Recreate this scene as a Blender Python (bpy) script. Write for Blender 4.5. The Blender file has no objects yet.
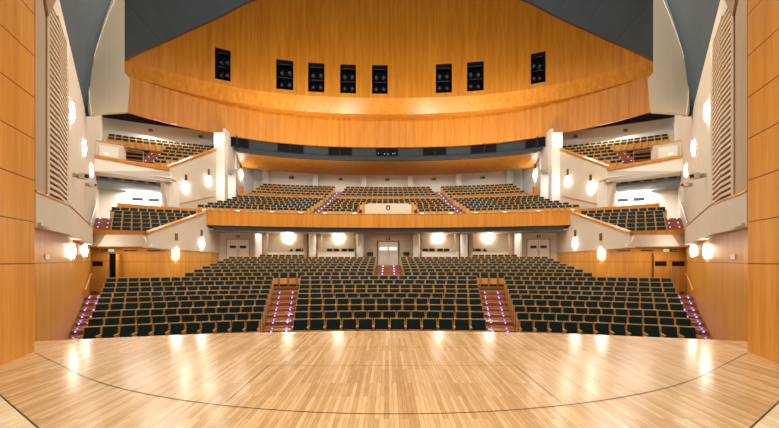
import bpy, math, random
from math import sqrt, sin, cos, pi, atan2
random.seed(7)
col = bpy.context.scene.collection
E = 1.75            # eye height above the stage; heights written H are above the eye
CY = -16.3          # centre of the seating arcs
F = 340.0

# ------------------------------------------------------------------ materials
def nodemat(name):
    m = bpy.data.materials.new(name); m.use_nodes = True
    nt = m.node_tree; b = nt.nodes['Principled BSDF']
    return m, nt, b
def N(nt, t, **k):
    n = nt.nodes.new(t)
    for a, v in k.items(): setattr(n, a, v)
    return n
def ramp(nt, stops):
    r = N(nt, 'ShaderNodeValToRGB'); e = r.color_ramp.elements
    while len(e) < len(stops): e.new(0.5)
    for i, (p, c) in enumerate(stops): e[i].position = p; e[i].color = (*c, 1)
    return r
def plain(name, c, rough=.6, var=.06, scale=3.0, metal=0.0, bump=0.0):
    m, nt, b = nodemat(name); L = nt.links
    tc = N(nt, 'ShaderNodeTexCoord'); n = N(nt, 'ShaderNodeTexNoise'); n.inputs['Scale'].default_value = scale; n.inputs['Detail'].default_value = 5
    L.new(tc.outputs['Object'], n.inputs['Vector'])
    r = ramp(nt, [(.3, tuple(x*(1-var) for x in c)), (.7, tuple(min(1, x*(1+var)) for x in c))])
    L.new(n.outputs['Fac'], r.inputs[0]); L.new(r.outputs[0], b.inputs['Base Color'])
    b.inputs['Roughness'].default_value = rough; b.inputs['Metallic'].default_value = metal
    if bump:
        bp = N(nt, 'ShaderNodeBump'); bp.inputs['Strength'].default_value = bump; n2 = N(nt, 'ShaderNodeTexNoise'); n2.inputs['Scale'].default_value = 180
        L.new(tc.outputs['Object'], n2.inputs['Vector']); L.new(n2.outputs['Fac'], bp.inputs['Height']); L.new(bp.outputs[0], b.inputs['Normal'])
    return m
def veneer(name, dark, mid, light, rough=.38, joints=(), strip=None):
    """wood veneer, grain running vertically; joints = heights of dark horizontal joints"""
    m, nt, b = nodemat(name); L = nt.links
    tc = N(nt, 'ShaderNodeTexCoord')
    mp = N(nt, 'ShaderNodeMapping'); mp.inputs['Scale'].default_value = (2.3, 2.3, .13)
    L.new(tc.outputs['Object'], mp.inputs[0])
    n = N(nt, 'ShaderNodeTexNoise'); n.inputs['Scale'].default_value = 1.6; n.inputs['Detail'].default_value = 3
    L.new(mp.outputs[0], n.inputs['Vector'])
    mp2 = N(nt, 'ShaderNodeMapping'); mp2.inputs['Scale'].default_value = (16, 16, .6)
    L.new(tc.outputs['Object'], mp2.inputs[0])
    n2 = N(nt, 'ShaderNodeTexNoise'); n2.inputs['Scale'].default_value = 2.0; n2.inputs['Detail'].default_value = 4
    L.new(mp2.outputs[0], n2.inputs['Vector'])
    mx = N(nt, 'ShaderNodeMath', operation='MULTIPLY_ADD'); mx.inputs[1].default_value = .45
    ad = N(nt, 'ShaderNodeMath', operation='MULTIPLY'); ad.inputs[1].default_value = .55
    L.new(n.outputs['Fac'], ad.inputs[0]); L.new(n2.outputs['Fac'], mx.inputs[0]); L.new(ad.outputs[0], mx.inputs[2])
    r = ramp(nt, [(.32, dark), (.5, mid), (.68, light)])
    L.new(mx.outputs[0], r.inputs[0]); out = r.outputs[0]
    if joints:
        sp = N(nt, 'ShaderNodeSeparateXYZ'); L.new(tc.outputs['Object'], sp.inputs[0]); acc = None
        for z in joints:
            c = N(nt, 'ShaderNodeMath', operation='COMPARE'); c.inputs[1].default_value = z; c.inputs[2].default_value = .009
            L.new(sp.outputs['Z'], c.inputs[0])
            if acc is None: acc = c.outputs[0]
            else:
                a = N(nt, 'ShaderNodeMath', operation='MAXIMUM'); L.new(acc, a.inputs[0]); L.new(c.outputs[0], a.inputs[1]); acc = a.outputs[0]
        mixn = N(nt, 'ShaderNodeMixRGB'); L.new(acc, mixn.inputs[0]); L.new(out, mixn.inputs[1]); mixn.inputs[2].default_value = (.08, .035, .008, 1); out = mixn.outputs[0]
    L.new(out, b.inputs['Base Color']); b.inputs['Roughness'].default_value = rough; b.inputs['Specular IOR Level'].default_value = .25
    return m
def planks(name, c1, c2, c3, rough, w=.075, l=1.3, along='Y', seam=(.25, .13, .05)):
    m, nt, b = nodemat(name); L = nt.links
    tc = N(nt, 'ShaderNodeTexCoord'); mp = N(nt, 'ShaderNodeMapping')
    if along == 'Y': mp.inputs['Rotation'].default_value = (0, 0, pi/2)
    L.new(tc.outputs['Object'], mp.inputs[0])
    br = N(nt, 'ShaderNodeTexBrick'); br.inputs['Scale'].default_value = 1; br.inputs['Brick Width'].default_value = l; br.inputs['Row Height'].default_value = w
    br.inputs['Mortar Size'].default_value = .0016; br.inputs['Mortar Smooth'].default_value = .3
    br.inputs['Color1'].default_value = (0, 0, 0, 1); br.inputs['Color2'].default_value = (1, 1, 1, 1); br.inputs['Mortar'].default_value = (.5, .5, .5, 1)
    br.offset_frequency = 2; br.offset = .43
    L.new(mp.outputs[0], br.inputs['Vector'])
    r = ramp(nt, [(0, c1), (.5, c2), (1, c3)]); L.new(br.outputs['Color'], r.inputs[0])
    mp2 = N(nt, 'ShaderNodeMapping'); mp2.inputs['Scale'].default_value = (60, 4, 60) if along == 'Y' else (4, 60, 60)
    L.new(tc.outputs['Object'], mp2.inputs[0]); n = N(nt, 'ShaderNodeTexNoise'); n.inputs['Scale'].default_value = 1; n.inputs['Detail'].default_value = 3
    L.new(mp2.outputs[0], n.inputs['Vector'])
    r2 = ramp(nt, [(.3, (.78, .76, .74)), (.7, (1.08, 1.08, 1.08))]); L.new(n.outputs['Fac'], r2.inputs[0])
    mu = N(nt, 'ShaderNodeMixRGB', blend_type='MULTIPLY'); mu.inputs[0].default_value = .8; L.new(r.outputs[0], mu.inputs[1]); L.new(r2.outputs[0], mu.inputs[2])
    mo = N(nt, 'ShaderNodeMixRGB'); L.new(br.outputs['Fac'], mo.inputs[0]); L.new(mu.outputs[0], mo.inputs[1]); mo.inputs[2].default_value = (*seam, 1)
    L.new(mo.outputs[0], b.inputs['Base Color'])
    n3 = N(nt, 'ShaderNodeTexNoise'); n3.inputs['Scale'].default_value = 2.5; L.new(tc.outputs['Object'], n3.inputs['Vector'])
    mr = N(nt, 'ShaderNodeMapRange'); mr.inputs['To Min'].default_value = rough*.8; mr.inputs['To Max'].default_value = rough*1.25
    L.new(n3.outputs['Fac'], mr.inputs[0]); L.new(mr.outputs[0], b.inputs['Roughness'])
    return m
def glow(name, c, s):
    m, nt, b = nodemat(name)
    b.inputs['Base Color'].default_value = (.9, .9, .9, 1); b.inputs['Emission Color'].default_value = (*c, 1); b.inputs['Emission Strength'].default_value = s
    return m

JH = [E-.05 + .8*i for i in range(0, 8)]
M = {}
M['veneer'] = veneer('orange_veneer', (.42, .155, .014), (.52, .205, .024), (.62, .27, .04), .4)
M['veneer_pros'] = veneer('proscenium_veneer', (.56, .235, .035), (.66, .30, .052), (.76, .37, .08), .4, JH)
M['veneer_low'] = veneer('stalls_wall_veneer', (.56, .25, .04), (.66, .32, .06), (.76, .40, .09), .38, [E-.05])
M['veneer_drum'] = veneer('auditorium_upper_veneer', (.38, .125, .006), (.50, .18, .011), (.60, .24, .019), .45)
M['veneer_lip_lit'] = veneer('auditorium_lip_lit_veneer', (.42, .15, .012), (.52, .20, .022), (.62, .27, .04), .28)  # drum veneer made lighter; brightness of the tilted face in the colour
M['edge'] = plain('dark_wood_edge', (.13, .045, .015), .5)
M['stage'] = planks('stage_boards', (.52, .31, .135), (.63, .40, .19), (.74, .50, .26), .2, .055, 1.1)
M['stage_pale'] = planks('pale_stage_boards', (.78, .58, .34), (.82, .64, .40), (.86, .70, .46), .4, .09, 1.6)
M['groove'] = plain('groove_black', (.06, .035, .02), .8)
M['tier'] = plain('tier_floor_wood', (.20, .075, .03), .4, .2, 6)
M['stair'] = veneer('stair_wood', (.20, .070, .025), (.27, .10, .04), (.34, .14, .06), .3)
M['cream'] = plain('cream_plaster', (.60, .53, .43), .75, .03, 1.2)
M['cream_sh'] = plain('tan_shaded_plaster', (.42, .31, .20), .75, .04, 1.2)  # serves tan parts, and cream faces with shade put into the colour
M['white'] = plain('white_plaster', (.74, .72, .67), .8, .02, 1.5)
M['fin'] = plain('beige_reflector', (.62, .53, .40), .6, .03, .8)
M['slat'] = plain('louvre_cream', (.66, .54, .39), .6, .03)
M['slatback'] = plain('louvre_back', (.22, .14, .08), .8)
M['ceil'] = plain('slate_ceiling', (.044, .074, .098), .65, .08, .7)
M['band'] = plain('charcoal_band', (.011, .018, .025), .7, .1, 2)
M['beam'] = plain('blue_grey_duct', (.13, .18, .21), .35, .1, 2)
M['black'] = plain('matt_black', (.008, .008, .009), .6)
M['black'].node_tree.nodes['Principled BSDF'].inputs['Specular IOR Level'].default_value = .02
M['dim'] = glow('indicator_glow', (1, .85, .6), .6)
M['glare_glass'] = glow('door_glass_glare', (.75, .85, 1), .9)  # pane glow painted in for the reflection of the stage lights
M['glass'] = plain('dark_glass', (.01, .012, .016), .3)
M['glass'].node_tree.nodes['Principled BSDF'].inputs['Specular IOR Level'].default_value = .2
M['fabric'] = plain('dark_green_velvet', (.009, .029, .034), .9, .25, 9, bump=.2)
M['fabric'].node_tree.nodes['Principled BSDF'].inputs['Specular IOR Level'].default_value = .15
M['seatwood'] = veneer('beech_seat_wood', (.44, .21, .05), (.58, .30, .08), (.70, .40, .13), .35)
M['metal'] = plain('brushed_metal', (.55, .55, .55), .35, .05, 5, metal=.9)
M['doorcream'] = plain('cream_door', (.66, .60, .50), .5, .03)
M['red'] = plain('signal_red', (.55, .02, .015), .4)
M['green'] = glow('exit_green', (.03, .55, .32), 1.0)
M['signw'] = plain('sign_white', (.8, .8, .78), .5)
M['lamp'] = glow('lamp_glow', (1, .93, .80), 45)
M['ledge'] = glow('ledge_lamp_glow', (1, .95, .85), 3.0)
M['led'] = glow('blue_step_glow', (.16, .17, 1.0), 7)
M['spot'] = glow('spot_lens_glow', (1, .75, .5), .05)
M['spot'].node_tree.nodes['Principled BSDF'].inputs['Base Color'].default_value = (.05, .05, .05, 1)
M['teal'] = plain('seat_number_plate', (.7, .7, .6), .4)

# ------------------------------------------------------------------ mesh helpers
class MB:
    def __init__(s): s.v = []; s.f = []; s.m = []
    def quad(s, a, b, c, d, mi=0):
        i = len(s.v); s.v += [a, b, c, d]; s.f.append((i, i+1, i+2, i+3)); s.m.append(mi)
    def poly(s, pts, mi=0):
        i = len(s.v); s.v += list(pts); s.f.append(tuple(range(i, i+len(pts)))); s.m.append(mi)
    def hexa(s, b, t, mi=0):
        """bottom four points, top four points"""
        i = len(s.v); s.v += list(b) + list(t)
        for q in ((0,3,2,1), (4,5,6,7), (0,1,5,4), (1,2,6,5), (2,3,7,6), (3,0,4,7)):
            s.f.append(tuple(i+k for k in q)); s.m.append(mi)
    def box(s, x0, x1, y0, y1, z0, z1, mi=0):
        s.hexa([(x0,y0,z0),(x1,y0,z0),(x1,y1,z0),(x0,y1,z0)], [(x0,y0,z1),(x1,y0,z1),(x1,y1,z1),(x0,y1,z1)], mi)
    def prism(s, poly, d, mi=0):
        """closed polygon of 3D points pushed along vector d"""
        n = len(poly); i = len(s.v); s.v += list(poly) + [(p[0]+d[0], p[1]+d[1], p[2]+d[2]) for p in poly]
        s.f.append(tuple(range(i+n-1, i-1, -1))); s.m.append(mi); s.f.append(tuple(range(i+n, i+2*n))); s.m.append(mi)
        for k in range(n):
            j = (k+1) % n; s.f.append((i+k, i+j, i+n+j, i+n+k)); s.m.append(mi)
    def strip(s, path, z0, z1, d, mi=0):
        """solid wall along path of (x,y); z0,z1 numbers or functions of index fraction; d = (dx,dy) thickness or function"""
        n = len(path); i = len(s.v)
        for k, (x, y) in enumerate(path):
            t = k/(n-1); a = z0(t) if callable(z0) else z0; b = z1(t) if callable(z1) else z1
            dx, dy = d(x, y) if callable(d) else d
            s.v += [(x, y, a), (x, y, b), (x+dx, y+dy, b), (x+dx, y+dy, a)]
        for k in range(n-1):
            p = i+4*k; q = p+4
            for u, w in ((0,1), (1,2), (2,3), (3,0)):
                s.f.append((p+u, q+u, q+w, p+w)); s.m.append(mi)
        s.f.append((i, i+1, i+2, i+3)); s.m.append(mi); e = i+4*(n-1); s.f.append((e+3, e+2, e+1, e)); s.m.append(mi)
    def cyl(s, c, r, h, n=16, axis='Z', r2=None, mi=0):
        r2 = r if r2 is None else r2; i = len(s.v)
        for (q, rr) in ((0, r), (h, r2)):
            for k in range(n):
                a = 2*pi*k/n; u, w = rr*cos(a), rr*sin(a)
                s.v.append({'Z': (c[0]+u, c[1]+w, c[2]+q), 'Y': (c[0]+u, c[1]+q, c[2]+w), 'X': (c[0]+q, c[1]+u, c[2]+w)}[axis])
        for k in range(n):
            j = (k+1) % n; s.f.append((i+k, i+j, i+n+j, i+n+k)); s.m.append(mi)
        s.f.append(tuple(range(i+n-1, i-1, -1))); s.m.append(mi); s.f.append(tuple(range(i+n, i+2*n))); s.m.append(mi)
    def tube(s, pts, r, n=8, mi=0):
        from mathutils import Vector
        i = len(s.v); P = [Vector(p) for p in pts]
        for k, p in enumerate(P):
            t = (P[min(k+1, len(P)-1)] - P[max(k-1, 0)]).normalized()
            u = t.cross(Vector((0, 0, 1)) if abs(t.z) < .9 else Vector((1, 0, 0))).normalized(); w = t.cross(u)
            for a in range(n): s.v.append(tuple(p + r*(cos(2*pi*a/n)*u + sin(2*pi*a/n)*w)))
        for k in range(len(P)-1):
            for a in range(n):
                b = (a+1) % n; s.f.append((i+k*n+a, i+k*n+b, i+(k+1)*n+b, i+(k+1)*n+a)); s.m.append(mi)
        s.f.append(tuple(range(i, i+n))); s.m.append(mi); s.f.append(tuple(range(i+(len(P)-1)*n, i+len(P)*n))); s.m.append(mi)
    def ell(s, c, rx, ry, rz, n=14, mi=0):
        i = len(s.v); m = 8
        for a in range(1, m):
            for b in range(n):
                th = pi*a/m; ph = 2*pi*b/n
                s.v.append((c[0]+rx*sin(th)*cos(ph), c[1]+ry*sin(th)*sin(ph), c[2]+rz*cos(th)))
        s.v += [(c[0], c[1], c[2]+rz), (c[0], c[1], c[2]-rz)]
        for a in range(m-2):
            for b in range(n):
                d = (b+1) % n; s.f.append((i+a*n+b, i+a*n+d, i+(a+1)*n+d, i+(a+1)*n+b)); s.m.append(mi)
        T = i+(m-1)*n
        for b in range(n):
            d = (b+1) % n; s.f.append((T, i+d, i+b)); s.m.append(mi); s.f.append((T+1, i+(m-2)*n+b, i+(m-2)*n+d)); s.m.append(mi)
    def build(s, name, mats, parent=None, smooth=False, bevel=0):
        me = bpy.data.meshes.new(name); me.from_pydata(s.v, [], s.f)
        if not isinstance(mats, (list, tuple)): mats = [mats]
        for m in mats: me.materials.append(m)
        for p, mi in zip(me.polygons, s.m): p.material_index = mi; p.use_smooth = smooth
        import bmesh
        bm = bmesh.new(); bm.from_mesh(me)
        bmesh.ops.remove_doubles(bm, verts=bm.verts, dist=1e-5)
        if bevel: bmesh.ops.bevel(bm, geom=bm.edges[:], offset=bevel, segments=2, affect='EDGES', profile=.6)
        bmesh.ops.recalc_face_normals(bm, faces=bm.faces); bm.to_mesh(me); bm.free()
        o = bpy.data.objects.new(name, me); col.objects.link(o)
        if parent is not None: o.parent = parent
        return o
def tag(o, label=None, cat=None, group=None, kind=None):
    if label: o['label'] = label
    if cat: o['category'] = cat
    if group: o['group'] = group
    if kind: o['kind'] = kind
    return o
def struct(mb, name, mats, label=None, **k):
    return tag(mb.build(name, mats, **k), label, None, None, 'structure')
def empty(name, loc=(0, 0, 0), label=None, cat=None, group=None, rz=0):
    o = bpy.data.objects.new(name, None); col.objects.link(o); o.location = loc; o.rotation_euler = (0, 0, rz); o.empty_display_size = .2
    return tag(o, label, cat, group)
def local(o):
    """shift children meshes that were written in world space under the empty o"""
    loc = o.location.copy()
    for c in [c for c in bpy.data.objects if c.parent == o and c.type == 'MESH']:
        c.location = (-loc.x, -loc.y, -loc.z)

def yarc(r, x): return sqrt(r*r - x*x) + CY
def WL(y): return 2.155 + .76*y            # |x| of the splayed side wall
def L2(y): return 9.52 + .15*y            # |x| of the inner side wall under the terraces
def L3(y): return 15.35 - .18*(y - 23.4)
def xat(px, y): return (387.3 - px)/F*y + .075    # |x| of a left-hand photo column at depth y
def frac(a, b, n): return [a + (b-a)*i/n for i in range(n+1)]
def arc(r, xa, xb, n=24): return [(x, yarc(r, x)) for x in frac(xa, xb, n)]
def arc_block(mb, r0, r1, xa0, xb0, xa1, xb1, z0, z1, n=16, mi=0):
    """curved solid between radii r0,r1; x range xa0..xb0 at r0 and xa1..xb1 at r1"""
    A = arc(r0, xa0, xb0, n); B = arc(r1, xa1, xb1, n); i = len(mb.v)
    for (a, b) in zip(A, B): mb.v += [(*a, z0), (*a, z1), (*b, z1), (*b, z0)]
    for k in range(n):
        p = i+4*k; q = p+4
        for u, w in ((0,1), (1,2), (2,3), (3,0)): mb.f.append((p+u, q+u, q+w, p+w)); mb.m.append(mi)
    mb.f.append((i, i+1, i+2, i+3)); mb.m.append(mi); e = i+4*n; mb.f.append((e+3, e+2, e+1, e)); mb.m.append(mi)
def solve_r(fx, r):
    """|x| where the arc of radius r meets the line x = fx(y)"""
    y = 15.
    for _ in range(60): y = .5*y + .5*(sqrt(max(1, r*r - fx(y)**2)) + CY)
    return fx(y)

# ------------------------------------------------------------------ stage
def stage():
    mb = MB()
    fe = lambda x, o=0: 8.5 - o - x*x/54
    xs = frac(-7.95, 7.95, 40)
    for i in range(40):
        a, b = xs[i], xs[i+1]
        mb.quad((a, -2.5, 0), (b, -2.5, 0), (b, fe(b, .13), 0), (a, fe(a, .13), 0), 0)
        mb.quad((a, fe(a, .13), 0), (b, fe(b, .13), 0), (b, fe(b), 0), (a, fe(a), 0), 1)       # nosing
        mb.quad((a, fe(a), 0), (b, fe(b), 0), (b, fe(b), -1.15), (a, fe(a), -1.15), 2)
    def line(f, x0, x1, w, n=50):
        q = frac(x0, x1, n)
        for i in range(n): mb.quad((q[i], f(q[i])-w, .0015), (q[i+1], f(q[i+1])-w, .0015), (q[i+1], f(q[i+1])+w, .0015), (q[i], f(q[i])+w, .0015), 3)
    line(lambda x: fe(x, .36), -7.4, 7.4, .010)
    line(lambda x: 3.89 + 9.3 - sqrt(9.3**2 - x*x) if abs(x) < 5.2 else 5.48 + .63*(abs(x)-5.2), -6.8, 6.8, .009, 70)
    line(lambda x: 6.9 - x*x/54, -6.2, 6.2, .006)
    line(lambda x: 5.7, -2.07, 2.07, .006, 4)
    for x in (-2.07, 2.07): mb.quad((x-.006, 4.2, .0015), (x+.006, 4.2, .0015), (x+.006, 5.7, .0015), (x-.006, 5.7, .0015), 3)
    for s in (-1, 1):
        a, b, c = (s*4.85, 4.25), (s*3.65, 3.5), (s*3.3, 3.28)
        mb.poly([(s*5.6, 4.72, .003), (s*3.3, 3.28, .003), (s*3.3, 2.4, .003), (s*5.6, 2.4, .003)], 4)
        d = (.0, .035)
        mb.quad((s*5.6, 4.72, .005), (s*3.3, 3.28, .005), (s*3.3, 3.30, .005), (s*5.6, 4.74, .005), 3)
    struct(mb, 'floor', [M['stage'], M['stage'], M['veneer_low'], M['groove'], M['stage_pale']], 'stage floor of narrow light boards with curved platform joints')
stage()

# ------------------------------------------------------------------ seating data
HT = [-1.99, -1.87, -1.75, -1.59, -1.46, -1.34, -1.18, -1.0, -.83, -.65, -.48, -.31, -.16, 0.0, .16, .32, .48]
RS = [28 + .95*k + (.3 if k > 8 else 0) for k in range(17)]
def cx(k): return 3.3 + (4.95-3.3)*k/8
def six(k): return 4.35 + (6.35-4.35)*k/8
def sox(k): return 9.2 + (13.8-9.2)*k/8
zrow = [E + h - .86 for h in HT]

mb = MB()
mb.box(-12, 12, 5, 12.2, -1.25, zrow[0]-.005)
for k in range(9):
    r0, r1 = RS[k]-.62, RS[k]+.33
    if k == 8: r1 = RS[9]-.62
    def lim(f): return f(k-.62/.95 if k else 0), f(k+.33/.95)
    a0, a1 = lim(cx); arc_block(mb, r0, r1, -a0, a0, -a1, a1, -1.25, zrow[k])
    i0, i1 = lim(six); o0, o1 = lim(sox)
    for s in (-1, 1): arc_block(mb, r0, r1, s*i0, s*o0, s*i1, s*o1, -1.25, zrow[k])
# cross aisle at the sides of the hall behind row nine
for s in (-1, 1):
    mb.hexa([(s*13.6, 16.2, -1.2), (s*6.6, 18.6, -1.2), (s*12.4, 19.6, -1.2), (s*17, 19.6, -1.2)], [(s*13.6, 16.2, zrow[8]-.01), (s*6.6, 18.6, zrow[8]-.01), (s*12.4, 19.6, zrow[8]-.01), (s*17, 19.6, zrow[8]-.01)])
for k in range(9, 17):
    r0, r1 = RS[k]-.62, RS[k]+.33
    if k == 16: r1 = 46.4
    z = zrow[k] if k < 16 else E-.36
    for s in (-1, 1): arc_block(mb, r0, r1, s*.85, s*(11.3 + .1*(k-9)), s*.85, s*(11.3+.1*(k-8)), z-.5, z)
    for s in (-1, 1):
        w0 = L2(yarc(r0, 12)); w1 = L2(yarc(r1, 12))
        arc_block(mb, r0, r1, s*(11.3 + .1*(k-9)), s*w0, s*(11.3+.1*(k-8)), s*w1, z-.55, z-.05, 4)
struct(mb, 'floor', M['tier'], 'stepped red brown wooden floor of the stalls')

def stairs(label, f0, f1, rows, zs, RR, r_off0=-.62, pitch=.95, lights=True, top=None, sgn=1, lr=(.25, .75), BT=.45):
    """flight between |x| = f0(k) and f1(k); two steps to a row; small blue lights in the risers"""
    n = len(rows); st = MB(); L = []
    for j, k in enumerate(rows):
        z = zs[k]; zp = zs[k-1] if k > 0 else z-.14
        for h in range(2):
            ra = RR[k] + r_off0 + (pitch/2)*h - (.12 if h == 0 else 0); rb = RR[k] + r_off0 + (pitch/2)*(h+1) - (.12 if h == 1 else .0)
            if h == 0: ra = RR[k]+r_off0; rb = ra+pitch/2
            else: ra = RR[k]+r_off0+pitch/2; rb = RR[k]+r_off0+pitch
            zz = z + .012 + h*(.022 if RR is RS else ((zs[k+1]-z)/2 if k+1 < len(zs) else .06))
            ka = k + (ra-RR[k])/pitch; kb = k + (rb-RR[k])/pitch
            arc_block(st, ra, rb, sgn*f0(ka), sgn*f1(ka), sgn*f0(kb), sgn*f1(kb), zz-BT, zz, 3)
            for q in (lr if RR is RS or h == 0 else ()):
                x = sgn*(f0(ka)*(1-q) + f1(ka)*q); L.append((x, yarc(ra, x), zz))
    c = L[len(L)//2]; root = empty('aisle_stairs', (L[0][0], L[0][1], L[0][2]-.1), label, 'stairs')
    st.build('steps', M['stair'], root)
    for (x, y, z) in L:
        b = MB(); b.box(x-.022, x+.022, y-.012, y+.006, z-.045, z-.012); 
        o = b.build('step_light', M['led'], root)
    local(root)
for s, nm in ((-1, 'left'), (1, 'right')):
    stairs(f'brown wooden stairs with blue step lights between centre and {nm} stalls seats', lambda k: cx(k)+.02, lambda k: six(k)-.02, range(0, 9), zrow, RS, sgn=s)
    def wlr(k): return solve_r(WL, 28+.95*k) - .05
    stairs(f'brown wooden stairs with blue lights along the {nm} orange side wall', lambda k: sox(k)+.02, wlr, range(0, 9), zrow, RS, sgn=s, lr=(.3, .78))
# centre flight up to the double door
st = MB(); root = empty('aisle_stairs', (0, 20.2, zrow[9]), 'short centre flight with blue step lights below the glazed double door', 'stairs'); L = []
for k in range(9, 17):
    for h in range(2):
        r0 = RS[k]-.62+.475*h; zz = zrow[k]+.01+.085*h
        if k == 16: zz = E-.35
        arc_block(st, r0, r0+.475 if k < 16 or h == 0 else 45.9, -.83, .83, -.83, .83, zz-.4, zz, 3)
        if not (k == 16 and h): 
            for x in ((-.42, .42) if not h else ()): L.append((x, yarc(r0, x), zz))
st.build('steps', M['stair'], root)
for (x, y, z) in L:
    b = MB(); b.box(x-.035, x+.035, y-.014, y+.006, z-.08, z-.015); b.build('step_light', M['led'], root)
local(root)

# ------------------------------------------------------------------ seats
def seat_meshes():
    d = {}
    m = MB(); m.hexa([(-.262,.06,.40),(.262,.06,.40),(.262,.09,.40),(-.262,.09,.40)], [(-.262,.12,.865),(.262,.12,.865),(.262,.15,.865),(-.262,.15,.865)])
    d['backrest'] = m.build('backrest', M['seatwood'], bevel=.008)
    m = MB(); m.hexa([(-.232,.0,.44),(.232,.0,.44),(.232,.062,.44),(-.232,.062,.44)], [(-.232,.06,.84),(.232,.06,.84),(.232,.115,.84),(-.232,.115,.84)])
    d['back_cushion'] = m.build('back_cushion', M['fabric'], bevel=.016)
    m = MB(); m.hexa([(-.225,-.075,.15),(.225,-.075,.15),(.225,-.055,.15),(-.225,-.055,.15)], [(-.225,-.055,.50),(.225,-.055,.50),(.225,-.035,.50),(-.225,-.035,.50)])
    d['seat_pan'] = m.build('seat_pan', M['seatwood'], bevel=.006)
    m = MB(); m.hexa([(-.215,-.052,.17),(.215,-.052,.17),(.215,-.004,.17),(-.215,-.004,.17)], [(-.215,-.032,.47),(.215,-.032,.47),(.215,-.006,.47),(-.215,-.006,.47)])
    d['seat_cushion'] = m.build('seat_cushion', M['fabric'], bevel=.009)
    m = MB(); m.hexa([(-.274,-.10,0),(-.252,-.10,0),(-.252,.06,0),(-.274,.06,0)], [(-.274,-.20,.60),(-.252,-.20,.60),(-.252,.10,.60),(-.274,.10,.60)])
    m.box(-.274, -.238, -.24, .09, .60, .625)
    d['armrest'] = m.build('armrest', M['seatwood'], bevel=.004)
    m = MB(); m.hexa([(.252,-.10,0),(.274,-.10,0),(.274,.06,0),(.252,.06,0)], [(.252,-.20,.60),(.274,-.20,.60),(.274,.10,.60),(.252,.10,.60)])
    m.box(.238, .274, -.24, .09, .60, .625)
    d['armrest.'] = m.build('armrest', M['seatwood'], bevel=.004)
    return d
ORD = ['zeroth','first','second','third','fourth','fifth','sixth','seventh','eighth','ninth','tenth','eleventh','twelfth','thirteenth','fourteenth','fifteenth','sixteenth','seventeenth','eighteenth','nineteenth','twentieth']
rows = []   # (x, y, z, rz, sx, label)
for k in range(9):
    blocks = [('centre', -cx(k), cx(k), 12 + round(6*k/8)), ('left', -sox(k), -six(k), 11 + round(6*k/8)), ('right', six(k), sox(k), 11 + round(6*k/8))]
    r = RS[k]
    for (nm, a, b, n) in blocks:
        ta, tb = math.asin(a/r), math.asin(b/r); p = (tb-ta)*r/n
        for i in range(n):
            t = ta + (tb-ta)*(i+.5)/n
            if nm == 'centre': pos = f'{ORD[i+1]} from the left aisle'
            elif nm == 'left': pos = f'{ORD[i+1]} from the side wall'
            else: pos = f'{ORD[n-i]} from the side wall'
            rows.append((r*sin(t), r*cos(t)+CY, zrow[k]+.001, -t, p/.55*.992, f'dark green theatre seat, {ORD[k+1]} row of {nm} stalls block, {pos}'))
cand = sorted(rows, key=lambda q: math.hypot(q[0], q[1])/ (q[4]**.5))
solo, rest = cand[:300], cand[300:]
D = seat_meshes()
def seat(loc, rz, sx, label, group, src=D):
    t = empty('theatre_seat', loc, label, 'theatre seat', group, rz); t.scale = (sx, 1, 1)
    for nm, o in src.items():
        c = o.copy(); c.name = nm.rstrip('.'); col.objects.link(c); c.parent = t
    return t
for (x, y, z, rz, sx, lb) in solo: seat((x, y, z), rz, sx, lb, 'theatre seats of the stalls')
for o in list(D.values()): bpy.data.objects.remove(o)

# rear stalls
def add_row(r, xa, xb, z, pitch=.5):
    ta, tb = math.asin(xa/r), math.asin(xb/r); n = max(1, round(abs(tb-ta)*r/pitch)); p = abs(tb-ta)*r/n
    for i in range(n):
        t = ta + (tb-ta)*(i+.5)/n; rest.append((r*sin(t), r*cos(t)+CY, z+.001, -t, p/.55*.99, ''))
for k in range(9, 16):
    for s in (-1, 1): add_row(RS[k], s*.92, s*(11.3+.05*(k-9)), zrow[k])
for s in (-1, 1): add_row(RS[16], s*6.6, s*9.9, E-.36)
# balcony
RB = [44.3 + .95*k for k in range(6)] + [50.5 + .95*k for k in range(5)]
HB = [4.28 + .344*k for k in range(6)] + [6.5 + .45*k for k in range(5)]
zb = [E + h - .86 for h in HB]
def bst(k): return 5.45 - .07*k
def bst2(k): return 6.5 - .07*k
for k in range(11):
    for s in (-1, 1):
        add_row(RB[k], s*(2.5 if k < 3 else .001), s*(bst(k)-.03), zb[k], .52)
        add_row(RB[k], s*(bst2(k)+.03), s*((14.4, 14.2, 14.0, 13.75, 13.7, 13.7)[k] if k < 6 else 13.4), zb[k], .48)
# lower side terraces
RT = [37.3 + .95*k for k in range(6)]; HTT = [1.85 + .33*k for k in range(6)]; zt = [E + h - .86 for h in HTT]
for k in range(6):
    xi = solve_r(L2, RT[k]) + .25; xo = solve_r(WL, RT[k]) - .82
    if k == 5: xo = 17.8
    for s in (-1, 1): add_row(RT[k], s*xi, s*xo, zt[k], .46)
# upper side terraces
RU = [43.1 + .95*k for k in range(7)]; HU = [7.07 + .52*k for k in range(7)]; zu = [E + h - .86 for h in HU]
for k in range(7):
    xi = solve_r(L3, RU[k]) + .35; xo = solve_r(WL, RU[k]) - .3
    st_in = 16.25 + .38*k; st_out = st_in + .95
    for s in (-1, 1):
        if k < 5: add_row(RU[k], s*xi, s*st_in, zu[k], .46)
        else: add_row(RU[k], s*xi, s*xo, zu[k], .46)
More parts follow.
